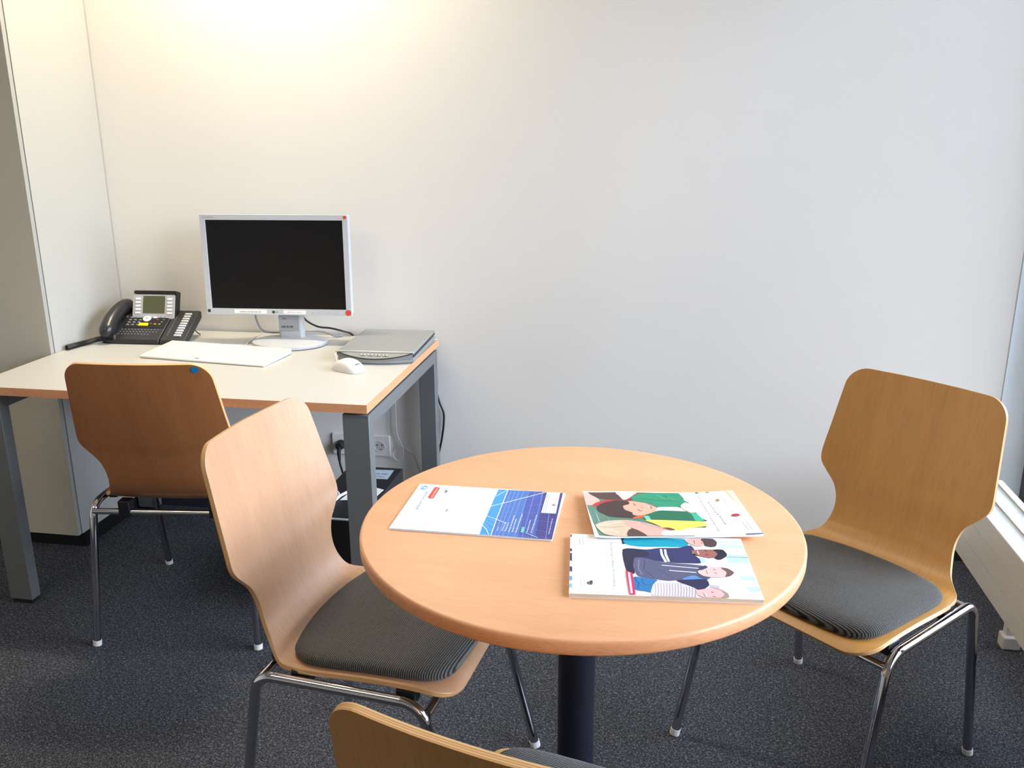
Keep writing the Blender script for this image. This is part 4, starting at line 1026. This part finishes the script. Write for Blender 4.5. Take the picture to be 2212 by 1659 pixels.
# ------------------------------------------------------------------ brochures
_cols = {}
def cmat(h):
    if h not in _cols: _cols[h] = mat('print_'+h, h, 0.5, coat=0.0, spec=0.25)
    return _cols[h]
def clip(p): return (min(.2968, max(.0002, p[0]*1e-4)), min(.2098, max(.0002, p[1]*1e-4)))
def brochure(name, label, cat, loc, rot, thick, art, cover_mat, page_mat, curl=None, tilt=(0, 0)):
    """A4 booklet; x along its long side, y across"""
    t = thing(name, label, cat, loc, 0); t.rotation_euler = (tilt[0], tilt[1], rot)
    L_, W_ = .297, .210
    def bend(x, y): return curl(x, y) if curl else 0
    nx, ny = 30, 21
    def sheet(z0, z1, in_=0.0):
        vs = []; fs = []
        for zz in (z0, z1):
            for i in range(nx+1):
                for j in range(ny+1):
                    x = in_+(L_-2*in_)*i/nx; y = in_+(W_-2*in_)*j/ny; vs.append((x, y, zz+bend(x, y)))
        n1 = (nx+1)*(ny+1)
        I = lambda s_, i, j: s_*n1+i*(ny+1)+j
        for i in range(nx):
            for j in range(ny):
                fs.append((I(1,i,j), I(1,i+1,j), I(1,i+1,j+1), I(1,i,j+1))); fs.append((I(0,i,j), I(0,i,j+1), I(0,i+1,j+1), I(0,i+1,j)))
        rim = [(i, 0) for i in range(nx)]+[(nx, j) for j in range(ny)]+[(i, ny) for i in range(nx, 0, -1)]+[(0, j) for j in range(ny, 0, -1)]
        for a in range(len(rim)): p_, q_ = rim[a], rim[(a+1) % len(rim)]; fs.append((I(0,*p_), I(0,*q_), I(1,*q_), I(1,*p_)))
        return vs, fs
    b = MB(); b.add(*sheet(.0004, thick-.0003, .0008)); b.build('pages', page_mat, t, smooth=0)
    b = MB(); b.add(*sheet(0, .0003)); b.build('back_cover', cover_mat, t, smooth=0)
    b = MB(); b.add(*sheet(thick-.0003, thick)); mats = [cover_mat]; idx = {}
    def mi(h):
        if h not in idx: idx[h] = len(mats); mats.append(cmat(h))
        return idx[h]
    z = thick+.00004
    def V(x, y): return (x, y, z+bend(x, y))
    for it in art:
        k = it[0]
        if k in 'ps':
            P = [clip(p) for p in it[2]]
            if k == 's': P = [(min(.2968, max(.0002, x)), min(.2098, max(.0002, y))) for x, y in smooth_loop(P)]
            bm = bmesh.new(); vv = [bm.verts.new((x, y, 0)) for x, y in P]
            try: f = bm.faces.new(vv)
            except ValueError: bm.free(); continue
            if curl:
                bmesh.ops.triangulate(bm, faces=bm.faces)
                for _ in range(6):
                    es = [e for e in bm.edges if e.calc_length() > .009]
                    if not es: break
                    bmesh.ops.subdivide_edges(bm, edges=es, cuts=1); bmesh.ops.triangulate(bm, faces=bm.faces)
            bm.verts.index_update()
            b.add([V(v.co.x, v.co.y) for v in bm.verts], [[v.index for v in f.verts] for f in bm.faces], mi(it[1])); bm.free()
        elif k == 'l':
            P = [Vector(clip(p)) for p in it[2]]; w_ = it[3]*.001*.5
            for a, c_ in zip(P[:-1], P[1:]):
                if (c_-a).length < 1e-5: continue
                ns = max(1, int((c_-a).length/.008)) if curl else 1
                d = (c_-a).normalized(); nn = Vector((-d.y, d.x))*w_; e0 = a-d*w_*.5; e1 = c_+d*w_*.5
                for s_ in range(ns):
                    p_ = e0.lerp(e1, s_/ns); q_ = e0.lerp(e1, (s_+1)/ns)
                    b.add([V(*(p_+nn)), V(*(p_-nn)), V(*(q_-nn)), V(*(q_+nn))], [(0, 1, 2, 3)], mi(it[1]))
        else:
            a, c_ = Vector(it[3])*1e-4, Vector(it[4])*1e-4; d = (c_-a); ln = d.length; d.normalize(); up = Vector((-d.y, d.x))
            vs, fs, w0 = text_geo(it[2]); hgt = it[5]
            b.add([V(*(a+d*(x/w0*ln)+up*(y/.72*hgt*1e-4))) for x, y in vs], fs, mi(it[1]))
        z += .00003 if curl else .000016
    o = b.build('cover', mats, t, smooth=0)
    # keep every printed face upward
    for p in o.data.polygons:
        if p.material_index and p.normal.z < 0: p.flip()
    return t
def sky_cover():
    m = mat('sky_print', (226, 234, 242), .42, spec=.3); return m
M_cover = mat('white_cover', (238, 239, 240), .45, spec=.3)
brochure('brochure', 'blue and white brochure with wind turbines and solar panels on the round table', 'brochure',
         (.3054, -1.5831, TZ+.0003), -.0015, .0032, ART_1, sky_cover(), M_paper)
c3 = math.cos(.0953); s3 = math.sin(.0953)
brochure('brochure', 'thick brochure showing four teenagers standing in a row, nearest the front edge of the table', 'brochure',
         (.6526, -1.7718, TZ+.0003), .0953, .0072, ART_3, M_cover, M_pages)
def curl2(x, y):
    a = max(0, .05-y)/.05; b_ = max(0, .04-x)/.04
    return .0035*math.sin(x*21+.4)*(.3+.7*y/.21)*.6 + .003*b_*b_ + .0022
t = brochure('brochure', 'brochure with laughing children in green and yellow, its edge on the thicker brochure', 'brochure',
         (.6771, -1.5804, TZ+.0075), .1927, .0026, ART_2, M_cover, M_paper, curl=curl2, tilt=(math.radians(-1.5), 0))
